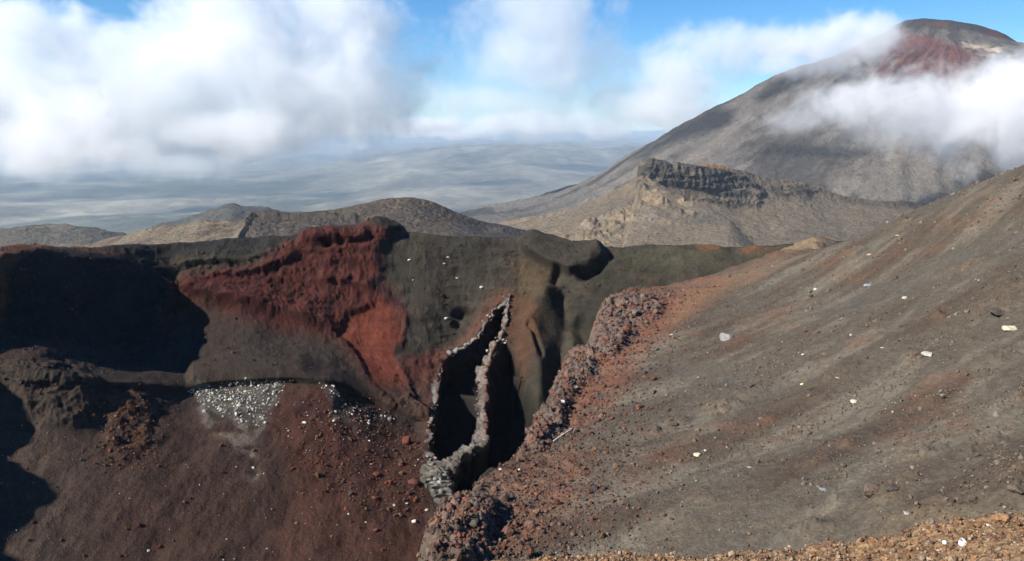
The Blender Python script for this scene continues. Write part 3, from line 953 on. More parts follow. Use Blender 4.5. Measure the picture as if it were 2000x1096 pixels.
def scatter(name, pos, size, col, label, cat, seed=1, sink=0.25, parent=None):
    """Stones nobody could count, joined into one mesh."""
    g = np.random.default_rng(seed)
    V, F, C, base = [], [], [], 0
    kind = g.integers(0, len(PEB), len(pos))
    rot = rand_rot(len(pos), g)
    for k, (bv, bf) in enumerate(PEB):
        i = np.nonzero(kind == k)[0]
        if not len(i):
            continue
        vv = np.einsum('nij,vj->nvi', rot[i], bv) * size[i, None, None]
        vv = vv + pos[i][:, None, :]
        vv[..., 2] += size[i, None] * (0.45 - sink)
        V.append(vv.reshape(-1, 3))
        F.append((bf[None] + (np.arange(len(i)) * len(bv))[:, None, None] + base).reshape(-1, 3))
        cc = np.repeat(col[i][:, None, :], len(bv), 1)
        C.append(cc.reshape(-1, 3))
        base += len(i) * len(bv)
    o = raw_mesh(name, np.concatenate(V), np.concatenate(F), M_STONE, np.concatenate(C), smooth=False, parent=parent)
    return setp(o, label, cat, None, 'stuff')


def pick(W, weight, n, g):
    w = weight.ravel().astype(float)
    w = w / w.sum()
    i = g.choice(w.size, n, p=w)
    p = W.reshape(-1, 3)[i]
    return p, i


def tint(n, g, cols, spread=0.3):
    cols = np.array(cols)
    c = cols[g.integers(0, len(cols), n)]
    return c * g.uniform(1 - spread, 1 + spread, (n, 1))


def lognorm(g, n, med, sig, lo, hi):
    return np.clip(med * np.exp(sig * g.normal(size=n)), lo, hi)


def jitter(p, W, g, k):
    """Nudges points inside their grid cell so that no rows show."""
    return p + g.uniform(-k, k, p.shape) * np.array([1, 1, 0.15])


def strew():
    g = np.random.default_rng(21)
    u, v = pix(W_HILL)
    n1 = fbm(W_HILL, 9, 4, 0.55, 301)
    uw, vw = u + 20 * n1, v + 15 * n1
    vis = (SE_HILL > -0.5) & (u > 780) & (u < 2060) & (v > 320) & (v < 1130)
    # scree along the broken edge
    band = vis * np.maximum(sstep(15, 3, SE_HILL) * (v > 560), area(uw, vw, [(840, 1100), (860, 1000), (960, 930), (1040, 890), (1150, 880), (1130, 960), (1110, 1010), (1060, 1080), (960, 1110)], 40))
    p, i = pick(W_HILL, band + 1e-9, 11000, g)
    s = lognorm(g, len(p), 0.062, 0.6, 0.025, 0.4) * (0.55 + p[:, 1] / 120)
    scatter('red_scree', jitter(p, W_HILL, g, 0.12), s, tint(len(p), g, [(0.16, 0.068, 0.042), (0.12, 0.06, 0.042), (0.13, 0.10, 0.085), (0.09, 0.072, 0.065), (0.19, 0.105, 0.065)]), 'loose red and brown stones along the broken crater edge', 'scree', 31)
    cr = np.maximum.reduce([area(uw, vw, q, 16) for q in ([(1165, 610), (1180, 585), (1290, 580), (1290, 615), (1230, 660), (1200, 705), (1160, 705)], [(1090, 740), (1115, 690), (1165, 690), (1160, 730), (1110, 780), (1075, 800)], [(1020, 890), (1030, 840), (1075, 790), (1110, 790), (1090, 840), (1050, 880)], [(840, 1100), (845, 1010), (890, 980), (990, 985), (1000, 1040), (930, 1100)])])
    p, i = pick(W_HILL, vis * cr + 1e-9, 1700, g)
    s = lognorm(g, len(p), 0.125, 0.55, 0.05, 0.5) * (0.55 + p[:, 1] / 130)
    scatter('broken_rock', jitter(p, W_HILL, g, 0.12), s, tint(len(p), g, [(0.16, 0.085, 0.062), (0.13, 0.072, 0.056), (0.19, 0.075, 0.046), (0.10, 0.068, 0.058), (0.17, 0.125, 0.10)], 0.3), 'broken dark rocks heaped on the crags of the crater edge', 'rocks', 38)
    # gravel on the grey ash, in streaks
    st = fbm(np.stack([W_HILL[..., 0] * 0.36 - W_HILL[..., 1] * 0.93, (W_HILL[..., 0] * 0.93 + W_HILL[..., 1] * 0.36) * 0.2, 0 * u], -1), 6, 4, 0.6, 73)
    wgt = vis * sstep(6, 14, SE_HILL) * (0.15 + sstep(0.0, 0.35, st + 0.4 * n1)) * (v < 1110)
    p, i = pick(W_HILL, wgt + 1e-9, 24000, g)
    s = lognorm(g, len(p), 0.024, 0.7, 0.010, 0.22) * (0.6 + p[:, 1] / 80)
    scatter('hillside_gravel', jitter(p, W_HILL, g, 0.12), s, tint(len(p), g, [(0.15, 0.118, 0.088), (0.115, 0.09, 0.07), (0.18, 0.135, 0.09), (0.13, 0.085, 0.062), (0.21, 0.18, 0.145)], 0.2), 'loose brown gravel strewn over the grey hillside', 'gravel', 32)
    # pale chips far apart
    p, i = pick(W_HILL, vis * (SE_HILL > 3) * (v < 1090) + 1e-9, 240, g)
    s = lognorm(g, len(p), 0.04, 0.45, 0.02, 0.12) * (0.5 + p[:, 1] / 80)
    scatter('pale_chips', jitter(p, W_HILL, g, 0.1), s, tint(len(p), g, [(0.42, 0.38, 0.31), (0.36, 0.35, 0.33), (0.38, 0.32, 0.23)], 0.25), 'small pale stone chips dotted over the hillside', 'gravel', 33)
    # crater: white rubble, red blocks, brown stones
    u, v = pix(W_CRATER)
    n1 = fbm(W_CRATER, 9, 4, 0.55, 311)
    uw, vw = u + 10 * n1, v + 8 * n1
    cv = (u > -20) & (u < 1200)
    white = area(uw, vw, [(370, 762), (410, 750), (480, 742), (548, 742), (556, 756), (542, 790), (515, 828), (480, 836), (440, 818), (400, 800)], 6)
    white2 = area(uw, vw, [(626, 750), (642, 752), (680, 786), (715, 800), (760, 808), (770, 822), (720, 822), (700, 840), (645, 822), (655, 795)], 9)
    p, i = pick(W_CRATER, cv * (white + 0.55 * white2) + 1e-9, 700, g)
    s = lognorm(g, len(p), 0.15, 0.5, 0.06, 0.5)
    scatter('white_rubble', jitter(p, W_CRATER, g, 0.2), s, tint(len(p), g, [(0.62, 0.60, 0.54), (0.5, 0.48, 0.43), (0.66, 0.62, 0.5), (0.3, 0.28, 0.25)], 0.2), 'patch of white sulphur crusted rubble below the dark bench', 'rubble', 34)
    lowz = cv * sstep(760, 800, v) * sstep(860, 820, u)
    p, i = pick(W_CRATER, lowz * (0.03 + area(uw, vw, [(560, 800), (700, 780), (840, 860), (850, 1010), (700, 1000), (600, 900)], 40) + area(uw, vw, [(190, 760), (300, 770), (310, 900), (200, 900)], 25)) + 1e-9, 2600, g)
    s = lognorm(g, len(p), 0.12, 0.6, 0.05, 0.7)
    scatter('crater_stones', jitter(p, W_CRATER, g, 0.2), s, tint(len(p), g, [(0.16, 0.05, 0.032), (0.10, 0.045, 0.035), (0.085, 0.06, 0.05), (0.17, 0.085, 0.04)]), 'small red and brown stones strewn over the crater floor slope', 'stones', 35)
    wz = cv * sstep(450, 500, v) * sstep(760, 720, v) * (0.15 + sstep(0.0, 0.3, n1))
    p, i = pick(W_CRATER, wz + 1e-9, 2600, g)
    s = lognorm(g, len(p), 0.10, 0.6, 0.05, 0.6)
    red_ = area(uw[...], vw[...], [(330, 560), (560, 480), (740, 430), (770, 560), (840, 800), (760, 790), (655, 658), (400, 590)], 12).ravel()[i]
    cc = tint(len(p), g, [(0.060, 0.052, 0.042), (0.085, 0.066, 0.05), (0.045, 0.04, 0.036)])
    cc = cc + (tint(len(p), g, [(0.12, 0.036, 0.026), (0.085, 0.03, 0.024)]) - cc) * red_[:, None]
    scatter('wall_stones', jitter(p, W_CRATER, g, 0.2), s, cc, 'dark loose stones caught on the crater wall', 'stones', 39)
    p, i = pick(W_CRATER, lowz * (0.12 + area(uw, vw, [(560, 770), (700, 800), (740, 860), (700, 900), (580, 880)], 40)) + 1e-9, 190, g)
    s = lognorm(g, len(p), 0.11, 0.4, 0.05, 0.3)
    scatter('crater_chips', jitter(p, W_CRATER, g, 0.2), s, tint(len(p), g, [(0.6, 0.58, 0.54), (0.5, 0.45, 0.38)], 0.2), 'small white stone chips dotted over the reddish crater slope', 'stones', 36)
    # gravel of the ledge
    A, Q = np.meshgrid(L_ANG, L_RAD)
    w = (A > -0.1) & (A < 0.72) & (Q > 3.5) & (Q < 5.6)
    p, i = pick(W_LEDGE, w + 0.0, 16000, g)
    s = lognorm(g, len(p), 0.0062, 0.55, 0.0025, 0.03)
    scatter('ledge_gravel', jitter(p, W_LEDGE, g, 0.02), s, tint(len(p), g, [(0.31, 0.17, 0.08), (0.25, 0.13, 0.065), (0.36, 0.26, 0.165), (0.15, 0.09, 0.06), (0.30, 0.23, 0.165)], 0.35), 'orange brown gravel on the near rim ledge', 'gravel', 37)


strew()

ROCKS = [rock_shape(k, 2, 10, 0.7 if k % 3 else 0.55, 0.10) for k in range(1, 9)]
ROCK_ME = {}
WHITE, CREAM, PEACH, GREY, BLUE, DARK, BROWN, RED, SULPH = (0.54, 0.52, 0.47), (0.52, 0.46, 0.32), (0.44, 0.31, 0.21), (0.26, 0.25, 0.24), (0.24, 0.27, 0.30), (0.085, 0.070, 0.058), (0.13, 0.098, 0.072), (0.17, 0.055, 0.034), (0.60, 0.52, 0.25)
STONE_MATS = {}


def boulder(G, u, v, w, col, label, shape=0, tall=1.0, name='boulder', rot=None, group=None, sink=0.42):
    hit = G.at(u, v)
    if hit is None:
        print('no ground for', label)
        return
    p, n = hit
    f = p.y * CP - p.z * SP
    r = 0.5 * w * f / FPX
    key = (shape % len(ROCKS), col)
    if key not in ROCK_ME:
        if col not in STONE_MATS:
            STONE_MATS[col] = earth('boulder_stone', 0.35, 0.6, 0.28, color=col)
        vv, ff = ROCKS[key[0]]
        o = raw_mesh(name, vv, ff, STONE_MATS[col], smooth=False)
        ROCK_ME[key] = o.data
        bpy.data.objects.remove(o)
    o = bpy.data.objects.new(name, ROCK_ME[key])
    COL.objects.link(o)
    o.location = p + n * (r * 0.7 * tall * (0.5 - sink))
    o.scale = (r, r, r * tall)
    g = random.Random(int(u * 7 + v))
    o.rotation_euler = (g.uniform(-0.2, 0.2), g.uniform(-0.2, 0.2), g.uniform(0, 6.28) if rot is None else rot)
    setp(o, label, 'rock', group)
    return o


H, K_, LG = G_HILL, G_CRATER, G_LEDGE
for a in [
    (H, 1975, 644, 32, CREAM, 'large cream boulder at the right edge of the grey hillside', 1, 0.75),
    (H, 1813, 692, 28, (0.42, 0.40, 0.36), 'pale grey flat boulder below and left of the large cream boulder', 2, 0.7),
    (H, 1419, 663, 30, GREY, 'big angular light grey rock standing alone on the hillside', 0, 1.2),
    (H, 1769, 583, 14, CREAM, 'bright cream stone above the pale grey flat boulder', 3, 0.9),
    (H, 1698, 499, 11, PEACH, 'peach coloured stone high on the hillside below the crest', 4, 0.8),
    (H, 1754, 460, 10, PEACH, 'small peach stone just under the hillside crest', 5, 0.8),
    (H, 1592, 565, 10, WHITE, 'small white stone left of the blue grey slab, upper hillside', 6, 0.9),
    (H, 1697, 557, 19, BLUE, 'thin blue grey slab on the upper hillside', 2, 0.45),
    (H, 1669, 784, 18, CREAM, 'lone cream stone in the middle of the smooth grey ash', 1, 0.7),
    (H, 1361, 889, 18, CREAM, 'larger of two pale stones lying together, lower left of hillside', 3, 0.6),
    (H, 1377, 881, 10, WHITE, 'smaller of two pale stones lying together, lower left of hillside', 4, 0.6),
    (H, 1635, 738, 11, PEACH, 'small peach stone above the lone cream stone on grey ash', 5, 0.7),
    (H, 1566, 751, 9, SULPH, 'tiny yellowish stone left of the small peach stone', 6, 0.7),
    (H, 1611, 957, 22, BLUE, 'flat blue grey slab low on the hillside', 5, 0.35),
    (H, 1464, 913, 12, GREY, 'small grey stone right of the two pale stones', 7, 0.5),
    (H, 1770, 1002, 13, (0.36, 0.36, 0.34), 'pale grey stone just above the orange ledge, right of brown outcrop', 0, 0.6),
    (H, 1464, 756, 30, DARK, 'dark jagged rock in the middle of the hillside', 1, 0.7),
    (H, 1414, 800, 36, BROWN, 'long brown rock below and left of the dark jagged rock', 2, 0.6),
    (H, 1316, 829, 20, DARK, 'small dark rock at the left of the hillside by the red scree', 3, 0.6),
    (H, 1703, 962, 46, BROWN, 'largest brown boulder of the lower hillside outcrop', 4, 0.95),
    (H, 1740, 952, 32, DARK, 'dark boulder against the right of the largest brown boulder', 5, 0.9),
    (H, 1986, 958, 36, BROWN, 'dark brown boulder at the lower right edge above the ledge', 6, 0.9),
    (H, 1950, 612, 40, DARK, 'dark broken rock just above the large cream boulder', 7, 0.5),
    (H, 1575, 647, 13, RED, 'small dark red stone right of the angular grey rock', 0, 0.7),
    (H, 1646, 617, 11, DARK, 'small dark stone below the blue grey slab', 1, 0.8),
    (H, 1499, 585, 9, DARK, 'tiny dark stone at the upper left of the hillside', 2, 0.8),
    (H, 1664, 461, 12, DARK, 'dark stone on the hillside near the orange saddle', 3, 0.7),
    (H, 1774, 426, 15, DARK, 'dark rock on the hillside crest', 4, 0.7),
    (H, 1312, 654, 8, WHITE, 'small white stone on the edge between red and grey soil', 5, 0.8),
    (H, 1568, 693, 7, WHITE, 'tiny white stone below the small dark red stone', 6, 0.8),
    (H, 1723, 680, 7, WHITE, 'tiny white stone left of the pale grey flat boulder', 7, 0.8),
    (H, 1099, 784, 10, WHITE, 'small white stone on the red scree above the lying pole', 0, 0.7),
    (H, 1125, 757, 13, (0.30, 0.25, 0.22), 'pale brown block on the red scree crag', 1, 0.8),
    (H, 1262, 600, 18, BROWN, 'brown block in the rock cluster on the red scree top', 2, 0.8),
    (H, 1246, 594, 13, DARK, 'dark block left of the brown block on red scree top', 3, 0.8),
    (H, 1268, 612, 13, RED, 'red block under the brown block on red scree top', 4, 0.7),
    (H, 922, 1020, 40, BROWN, 'big brown block on the crag at the bottom of the scree', 5, 0.8),
    (H, 976, 917, 10, WHITE, 'small white stone at the scree edge right of the dike', 6, 0.7),
    (H, 1015, 918, 8, WHITE, 'tiny white stone right of the white one at scree edge', 7, 0.7),
    (H, 1000, 1040, 18, RED, 'red block in the lower scree', 0, 0.8),
    (H, 1050, 965, 18, (0.22, 0.10, 0.06), 'rust coloured block in the middle of the lower scree', 1, 0.8),
    (K_, 941, 561, 11, WHITE, 'brightest white stone on the dark wall above the dike', 2, 0.9),
    (K_, 871, 622, 10, WHITE, 'white stone beside the dark hole left of the dike', 3, 0.9),
    (K_, 800, 509, 9, WHITE, 'white stone on the dark wall right of the red rock', 4, 0.8),
    (K_, 868, 515, 7, WHITE, 'lower pale stone of the pair high on the dark wall', 5, 0.9),
    (K_, 876, 503, 8, (0.4, 0.37, 0.35), 'upper greyish stone of the pair high on the dark wall', 6, 0.9),
    (K_, 807, 547, 5, WHITE, 'tiny white speck of stone beside the red rock edge', 7, 0.9),
    (K_, 892, 543, 5, WHITE, 'tiny white stone between the pair and the brightest white stone', 0, 0.9),
    (K_, 809, 1019, 13, WHITE, 'white stone at the bottom of the slope near the scree crag', 1, 0.9),
    (K_, 833, 996, 10, CREAM, 'cream stone above the white stone at the slope bottom', 2, 0.9),
    (K_, 770, 987, 9, (0.5, 0.54, 0.56), 'bluish white stone under the red blocks', 3, 0.9),
    (K_, 795, 984, 6, WHITE, 'tiny white stone right of the bluish white stone', 4, 0.9),
    (K_, 721, 861, 6, WHITE, 'tiny white stone left of the upright red block', 5, 0.9),
    (K_, 794, 866, 26, RED, 'upright red block on the slope left of the dike', 6, 1.5),
    (K_, 808, 944, 24, (0.12, 0.045, 0.034), 'large dark red block near the foot of the dike', 7, 0.9),
    (K_, 761, 943, 15, RED, 'red block left of the large dark red block', 0, 0.8),
    (K_, 733, 926, 17, RED, 'upper left red block of the group below the upright one', 1, 0.8),
    (K_, 733, 972, 15, RED, 'lower left red block of the group below the upright one', 2, 0.8),
    (K_, 733, 1035, 13, RED, 'lowest lone red block near the bottom of the slope', 3, 0.8),
    (K_, 782, 909, 12, RED, 'small red block below the upright red block', 4, 0.8),
    (K_, 595, 826, 12, WHITE, 'white stone alone on the red band of the slope', 5, 1.1),
    (K_, 495, 914, 8, WHITE, 'white stone at the end of the ashy run below rubble', 6, 0.9),
    (LG, 1846, 1062, 14, (0.72, 0.71, 0.68), 'upright white stone on the orange ledge', 7, 1.2),
    (LG, 1882, 1061, 25, (0.72, 0.71, 0.68), 'largest white stone on the orange ledge', 0, 0.7),
    (LG, 1810, 1060, 10, (0.72, 0.71, 0.68), 'small white stone leftmost of three on the orange ledge', 1, 0.9),
    (LG, 1931, 1026, 9, (0.72, 0.71, 0.68), 'small white stone at the upper right of the orange ledge', 2, 0.9),
    (LG, 1557, 1064, 22, (0.38, 0.21, 0.10), 'orange stone on the front edge of the ledge', 3, 0.8),
    (LG, 1962, 1015, 42, (0.34, 0.20, 0.10), 'big orange brown stone at the right end of the ledge', 4, 0.7),
]:
    boulder(*a[:6], shape=a[6], tall=a[7], name='white_rock' if a[4] in (WHITE, (0.72, 0.71, 0.68)) else 'boulder')


def make_pole():
    h0, h1 = G_HILL.at(1082, 864), G_HILL.at(1118, 839)
    a, b = h0[0] + h0[1] * 0.12, h1[0] + h1[1] * 0.12
    d = (b - a)
    L = d.length
    r = 0.055
    V, F = [], []
    ring = [(0, r * 0.8), (0.02, r), (L * 0.48, r), (L * 0.485, r * 1.25), (L * 0.515, r * 1.25), (L * 0.52, r), (L - 0.02, r), (L, r * 0.8)]
    for z, q in ring:
        V += [(q * math.cos(t * math.pi / 4), q * math.sin(t * math.pi / 4), z) for t in range(8)]
    for k in range(len(ring) - 1):
        F += [(k * 8 + t, k * 8 + (t + 1) % 8, (k + 1) * 8 + (t + 1) % 8, (k + 1) * 8 + t) for t in range(8)]
    n = len(ring) - 1
    F += [(0, 2, 1, 0)] * 0 + [(3, 2, 1, 0), (7, 4, 3, 0), (7, 6, 5, 4), (n * 8, n * 8 + 1, n * 8 + 2, n * 8 + 3), (n * 8, n * 8 + 3, n * 8 + 4, n * 8 + 7), (n * 8 + 4, n * 8 + 5, n * 8 + 6, n * 8 + 7)]
    o = raw_mesh('fallen_pole', V, F, earth('bleached_wood', 0.08, 0.3, 0.15, color=(0.62, 0.60, 0.57)), smooth=False)
    o.location = a
    o.rotation_euler = d.to_track_quat('Z', 'Y').to_euler()
    setp(o, 'thin white pole lying on the red scree', 'pole')


make_pole()


# ------------------------------------------------------------------ the dike
def ribbon(name, path, half, up, down, colors, parent, seed, rough=0.35, n=150):
    """A crusted slab of rock that follows a line on the wall: standing up metres proud, down metres deep."""
    pts = np.array([crater_base(u, v)[0] for u, v in path])
    nor = np.array([crater_base(u, v)[1] for u, v in path])
    L = np.concatenate([[0], np.cumsum(np.linalg.norm(np.diff(pts, axis=0), axis=1))])
    q = np.linspace(0, L[-1], n)
    pts = np.stack([np.interp(q, L, pts[:, k]) for k in range(3)], -1)
    nor = np.stack([np.interp(q, L, nor[:, k]) for k in range(3)], -1)
    hw = np.interp(np.linspace(0, 1, n), np.linspace(0, 1, len(half)), half)
    hw = hw * np.clip(0.9 + 1.8 * fbm(pts, 3.2, 2, 0.5, seed + 21), 0.15, 2.4)
    pts = pts + fbm(pts, 3.4, 3, 0.55, seed)[:, None] * np.array([1.1, 0.4, 0.4])
    dip = np.clip(1.8 * fbm(pts, 2.6, 3, 0.55, seed + 41), -1.6, 0.9)
    nor = blur(np.stack([nor, nor], 1), 8)[:, 0]
    nor /= np.linalg.norm(nor, axis=1)[:, None]
    tan = np.gradient(pts, axis=0)
    tan /= np.linalg.norm(tan, axis=1)[:, None]
    side = np.cross(tan, nor)
    side /= np.linalg.norm(side, axis=1)[:, None]
    if side[:, 0].mean() < 0:
        side = -side
    sec = [(-1, -down)] + [(-1, h) for h in np.linspace(-down * 0.8, up * 0.55, 14)] + [(s, up) for s in np.linspace(-0.8, 0.8, 12)] + [(1, h) for h in np.linspace(up * 0.55, -down * 0.8, 14)] + [(1, -down)]
    m = len(sec)
    W = np.zeros((n, m, 3))
    for k, (s, h) in enumerate(sec):
        W[:, k] = pts + side * (hw * s)[:, None] + nor * (h + (dip if h > -0.3 * down else 0 * dip))[:, None]
    W += ((0.7 * fbm(W, 2.2, 3, 0.6, seed + 3, True) + 0.6 * fbm(W, 0.7, 2, 0.6, seed + 6))[..., None] * rough) * (side[:, None, :] * np.array([s for s, h in sec])[None, :, None] + nor[:, None, :] * 0.9 * np.array([1.0 if h > 0 else 0.1 for s, h in sec])[None, :, None])
    S = np.broadcast_to(np.array([s for s, h in sec]), (n, m))
    Hh = np.broadcast_to(np.array([h for s, h in sec]), (n, m))
    nz = fbm(W, 0.9, 4, 0.65, seed + 9)
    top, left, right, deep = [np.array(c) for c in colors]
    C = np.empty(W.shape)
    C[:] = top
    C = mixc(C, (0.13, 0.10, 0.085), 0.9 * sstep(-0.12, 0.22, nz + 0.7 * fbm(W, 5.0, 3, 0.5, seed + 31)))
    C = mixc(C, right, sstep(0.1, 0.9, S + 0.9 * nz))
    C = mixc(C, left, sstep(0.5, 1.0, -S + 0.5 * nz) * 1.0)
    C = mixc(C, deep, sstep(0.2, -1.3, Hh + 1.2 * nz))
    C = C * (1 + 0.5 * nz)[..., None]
    F = []
    idx = np.arange(n * m).reshape(n, m)
    a, b = idx[:-1, :], idx[1:, :]
    F = np.stack([a, b, np.roll(b, -1, 1), np.roll(a, -1, 1)], -1).reshape(-1, 4)
    V = W.reshape(-1, 3)
    return raw_mesh(name, V, F, M_STONE, C.reshape(-1, 3), parent=parent)


dike = bpy.data.objects.new('lava_dike', None)
COL.objects.link(dike)
setp(dike, 'hollow black lava dike with pale crusted walls splitting the crater wall', 'rock formation')
PALE, DK, RB, GW = (0.50, 0.48, 0.44), (0.04, 0.038, 0.04), (0.20, 0.085, 0.055), (0.40, 0.38, 0.32)
OUTER = [(992, 586), (984, 594), (964, 604), (944, 638), (934, 660), (903, 680), (876, 694), (859, 722), (849, 780), (839, 840), (837, 880), (838, 905)]
FIN = [(994, 578), (989, 610), (985, 645), (974, 672), (958, 696), (946, 720), (943, 722), (942, 760), (942, 800), (942, 840), (940, 872)]
LOWER = [(944, 862), (935, 874), (915, 884), (895, 894), (878, 908), (864, 925), (850, 930)]
FOOT = [(846, 900), (850, 925), (858, 945), (862, 962), (876, 980), (892, 990)]
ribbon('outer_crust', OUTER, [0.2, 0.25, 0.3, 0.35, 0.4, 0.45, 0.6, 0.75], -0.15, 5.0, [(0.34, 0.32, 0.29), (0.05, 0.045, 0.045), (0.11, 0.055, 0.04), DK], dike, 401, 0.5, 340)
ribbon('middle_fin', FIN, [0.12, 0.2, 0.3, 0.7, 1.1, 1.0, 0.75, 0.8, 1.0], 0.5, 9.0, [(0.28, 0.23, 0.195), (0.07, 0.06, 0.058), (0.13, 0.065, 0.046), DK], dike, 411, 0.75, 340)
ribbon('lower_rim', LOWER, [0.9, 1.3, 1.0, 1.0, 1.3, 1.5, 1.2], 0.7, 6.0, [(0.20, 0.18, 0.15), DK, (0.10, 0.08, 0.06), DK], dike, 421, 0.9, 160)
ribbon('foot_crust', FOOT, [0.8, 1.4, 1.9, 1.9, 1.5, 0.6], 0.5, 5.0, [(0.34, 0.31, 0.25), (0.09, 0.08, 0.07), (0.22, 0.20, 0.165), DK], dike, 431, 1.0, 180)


def crust_blocks():
    """Knobs of pale crust frozen along the rims of the dike."""
    g = np.random.default_rng(77)
    P_, S_, C_ = [], [], []
    for line, n, wid, med, top in [(OUTER, 300, 5, 0.12, -0.2), (FIN, 220, 8, 0.15, 0.1), (LOWER, 160, 9, 0.18, 0.5), (FOOT, 240, 14, 0.19, 0.4)]:
        x = np.array(line, float)
        L = np.concatenate([[0], np.cumsum(np.linalg.norm(np.diff(x, axis=0), axis=1))])
        q = g.uniform(0, L[-1], n)
        uu, vv = np.interp(q, L, x[:, 0]), np.interp(q, L, x[:, 1])
        # crust survives in stretches
        keep = fbm(np.stack([q / 22, 0 * q, 0 * q + n], -1), 1.0, 3, 0.6, 5) + g.normal(0, 0.12, n) > -0.12
        t = g.normal(0, 0.7, n)
        for a, b, k, tt in zip(uu, vv, keep, t):
            if not k:
                continue
            p, nn = crater_base(a + tt * wid, b + g.uniform(-3, 3))
            P_.append(p + nn * (top * max(0.0, 1 - tt * tt) - g.uniform(0, 0.25)) + g.normal(0, 0.12, 3))
            S_.append(med * math.exp(0.75 * g.normal()))
            pal = [(0.40, 0.38, 0.34), (0.32, 0.30, 0.26), (0.25, 0.20, 0.165), (0.34, 0.30, 0.24), (0.16, 0.10, 0.075)][g.choice(5, p=[0.36, 0.27, 0.12, 0.17, 0.08])]
            C_.append(np.array(pal) * g.uniform(0.75, 1.2))
    scatter('crust_blocks', np.array(P_), np.clip(np.array(S_), 0.05, 0.6), np.array(C_), None, None, 78, 0.25, dike)


crust_blocks()


# ------------------------------------------------------------------ clouds: drifting vapour, thick in the middle, frayed at the rim
def cloud(label, blobs, voxel, rho, amp, nsize, seed, gain=2.2, soft=0.0, stretch=(1, 1, 1)):
    """blobs: (u, v, Y, half width px, half height px, half depth m)"""
    cen, rad = [], []
    for u, v, Y, ru, rv, ry in blobs:
        cen.append(P(u, v, Y))
        rad.append(np.array([ru * Y / FPX, ry, rv * Y / FPX]))
    cen, rad = np.array(cen), np.array(rad)
    pad = 1.0 + 0.8 * amp
    lo, hi = (cen - rad * pad).min(0), (cen + rad * pad).max(0)
    org = (lo + hi) / 2
    lo, hi, cen = lo - org, hi - org, cen - org
    res = [int(np.clip((hi - lo)[k] / (voxel * (1.6 if k == 1 else 1)), 16, 420)) for k in range(3)]
    m, N, L = nodes('cloud_vapour')
    out = N.new('ShaderNodeOutputMaterial')
    pv = N.new('ShaderNodeVolumePrincipled')
    pv.inputs['Color'].default_value = (0.995, 0.995, 0.995, 1)
    pv.inputs['Density'].default_value = 1.0
    pv.inputs['Anisotropy'].default_value = 0.0
    L.new(pv.outputs[0], out.inputs['Volume'])
    ng = bpy.data.node_groups.new('cloud_field', 'GeometryNodeTree')
    ng.interface.new_socket('Geometry', in_out='OUTPUT', socket_type='NodeSocketGeometry')
    N, L = ng.nodes, ng.links
    pos = N.new('GeometryNodeInputPosition')

    def math_(op, a, b=None, c=None):
        x = N.new('ShaderNodeMath')
        x.operation = op
        for k, q in enumerate((a, b, c)):
            if q is None:
                continue
            if isinstance(q, (int, float)):
                x.inputs[k].default_value = q
            else:
                L.new(q, x.inputs[k])
        return x.outputs[0]

    def vec(op, a, b):
        x = N.new('ShaderNodeVectorMath')
        x.operation = op
        L.new(a, x.inputs[0])
        if isinstance(b, (tuple, list)):
            x.inputs[1].default_value = b
        elif b is not None:
            L.new(b, x.inputs[1])
        return x
    best = None
    for c, r in zip(cen, rad):
        q = vec('SUBTRACT', pos.outputs[0], tuple(c)).outputs[0]
        q = vec('DIVIDE', q, tuple(r)).outputs[0]
        ln = vec('LENGTH', q, None).outputs['Value']
        dd = math_('SUBTRACT', 1.0, ln)
        best = dd if best is None else math_('SMOOTH_MAX', best, dd, 0.35)
    off = vec('ADD', pos.outputs[0], (seed * 731.0, seed * 377.0, seed * 197.0)).outputs[0]
    off = vec('MULTIPLY', off, tuple(stretch)).outputs[0]
    tx = N.new('ShaderNodeTexNoise')
    tx.inputs['Scale'].default_value = 1 / nsize
    tx.inputs['Detail'].default_value = 7
    tx.inputs['Roughness'].default_value = 0.72
    tx.inputs['Distortion'].default_value = 0.35
    L.new(off, tx.inputs['Vector'])
    nz = math_('MULTIPLY', math_('SUBTRACT', tx.outputs[0], 0.5), amp * 2.6)
    D = math_('ADD', best, nz)
    D = math_('MULTIPLY', math_('SUBTRACT', D, soft), gain)
    x = N.new('ShaderNodeClamp')
    L.new(D, x.inputs[0])
    D = math_('MULTIPLY', math_('POWER', x.outputs[0], 1.3), rho)
    vc = N.new('GeometryNodeVolumeCube')
    L.new(D, vc.inputs['Density'])
    vc.inputs['Min'].default_value = tuple(lo)
    vc.inputs['Max'].default_value = tuple(hi)
    for k, a in enumerate('XYZ'):
        vc.inputs['Resolution ' + a].default_value = res[k]
    sm = N.new('GeometryNodeSetMaterial')
    sm.inputs['Material'].default_value = m
    go = N.new('NodeGroupOutput')
    L.new(vc.outputs[0], sm.inputs[0])
    L.new(sm.outputs[0], go.inputs[0])
    me = bpy.data.meshes.new('cloud')
    me.materials.append(m)
    o = bpy.data.objects.new('cloud', me)
    COL.objects.link(o)
    o.location = org
    md = o.modifiers.new('vapour', 'NODES')
    md.node_group = ng
    setp(o, label, 'cloud', None, 'stuff')
    return o


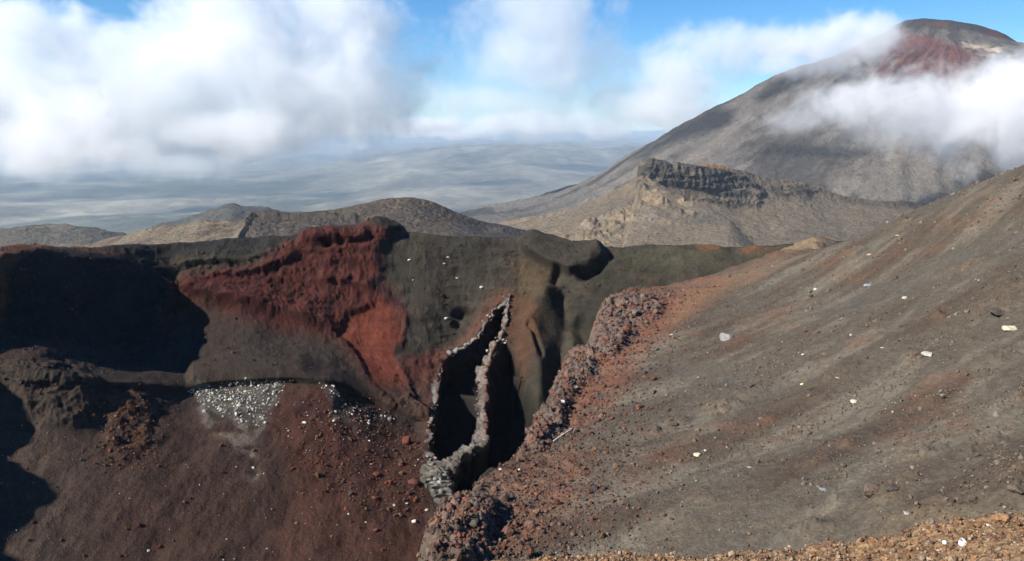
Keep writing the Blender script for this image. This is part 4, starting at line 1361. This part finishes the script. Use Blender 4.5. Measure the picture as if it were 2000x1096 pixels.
cloud('big white cumulus cloud filling the upper left of the sky', [
    (-300, 160, 3600, 220, 150, 260), (30, 180, 3600, 250, 140, 260), (50, 70, 3600, 140, 95, 220), (190, 220, 3550, 260, 105, 260), (330, 180, 3600, 200, 125, 280), (470, 70, 3650, 200, 150, 280), (570, 175, 3650, 240, 135, 280), (715, 175, 3700, 150, 120, 210), (650, 50, 3700, 140, 85, 210), (100, 272, 3500, 250, 60, 220), (440, 255, 3500, 300, 60, 220), (240, 130, 3600, 140, 70, 200)],
    7.5, 0.0066, 1.1, 330, 3, 2.8, 0.03)
cloud('thin grey veil of cloud hanging below the big left cloud', [
    (330, 322, 3300, 130, 38, 200), (60, 325, 3300, 130, 36, 200), (220, 302, 3300, 160, 36, 200)], 9.0, 0.0026, 1.1, 160, 5, 2.2, 0.1)
cloud('soft grey white cloud in the middle of the sky', [
    (1060, 50, 6500, 190, 130, 500), (1120, 140, 6500, 210, 95, 500), (990, 120, 6500, 140, 85, 450), (1210, 190, 6500, 210, 65, 450), (960, 195, 6500, 190, 50, 450)], 15.0, 0.0021, 1.15, 520, 7, 1.9, 0.06)
cloud('wispy white cloud behind the left flank of the tall volcano', [
    (1420, 100, 5200, 130, 60, 320), (1320, 150, 5200, 130, 70, 320), (1500, 80, 5200, 110, 45, 280), (1300, 215, 5600, 140, 50, 320)], 12.0, 0.0034, 1.2, 300, 9, 2.0, 0.08)
cloud('distant cloud bank added behind the big left cloud to shade the plain', [  # added mostly out of sight, to cast shadow bands on the plain
    (150, 235, 9500, 110, 26, 700), (420, 240, 11500, 130, 24, 800), (650, 238, 9000, 110, 26, 600), (300, 225, 8200, 80, 22, 500), (820, 245, 12500, 120, 20, 700)], 22.0, 0.004, 1.1, 600, 19, 2.6, 0.1)
cloud('row of small distant white clouds above the far uplands', [
    (1080, 246, 15000, 110, 36, 900), (980, 242, 15000, 80, 26, 900), (1190, 256, 15000, 100, 24, 900), (1320, 222, 15000, 110, 40, 900), (860, 258, 15000, 110, 16, 900), (1010, 230, 15000, 50, 24, 600)], 30.0, 0.003, 1.3, 700, 11, 2.6, 0.2)
cloud('small cloud clinging to the left of the volcano summit', [
    (1680, 80, 2080, 100, 52, 85), (1610, 98, 2080, 95, 44, 80), (1725, 74, 2080, 45, 36, 60), (1550, 128, 2080, 80, 28, 60)], 4.5, 0.015, 1.25, 98, 13, 1.8, -0.06)
cloud('thick white cloud crossing the right side of the volcano', [
    (2010, 225, 1560, 210, 110, 120), (1890, 215, 1560, 140, 75, 100), (1790, 205, 1560, 110, 60, 85), (1980, 150, 1560, 80, 50, 90), (2090, 190, 1560, 160, 120, 120), (1690, 205, 1560, 90, 48, 70)], 3.8, 0.017, 1.5, 94, 15, 2.0, -0.04)
cloud('thin veil of cloud trailing over the middle of the volcano', [
    (1640, 220, 1560, 120, 56, 70), (1730, 250, 1560, 130, 55, 70), (1560, 235, 1560, 100, 34, 60), (1830, 265, 1560, 120, 50, 70)], 4.2, 0.0062, 1.5, 80, 17, 1.7, 0.02)


# ------------------------------------------------------------------ haze over the country
def make_haze():
    x0, x1, y0, y1 = -82000, 82000, -82000, 82000
    z0, z1 = -1300.0, 430.0
    V = [(x0, y0, z0), (x1, y0, z0), (x1, y1, z0), (x0, y1, z0), (x0, y0, z1), (x1, y0, z1), (x1, y1, z1), (x0, y1, z1)]
    F = [(0, 3, 2, 1), (4, 5, 6, 7), (0, 1, 5, 4), (1, 2, 6, 5), (2, 3, 7, 6), (3, 0, 4, 7)]
    m, N, L = nodes('haze_air')
    out = N.new('ShaderNodeOutputMaterial')
    pv = N.new('ShaderNodeVolumePrincipled')
    pv.inputs['Color'].default_value = (0.64, 0.82, 1.0, 1)
    pv.inputs['Density'].default_value = 3.2e-5
    pv.inputs['Anisotropy'].default_value = 0.0
    L.new(pv.outputs[0], out.inputs['Volume'])
    o = raw_mesh('haze', V, F, m, smooth=False)
    setp(o, 'pale blue haze over the far plain', 'haze', None, 'stuff')


make_haze()
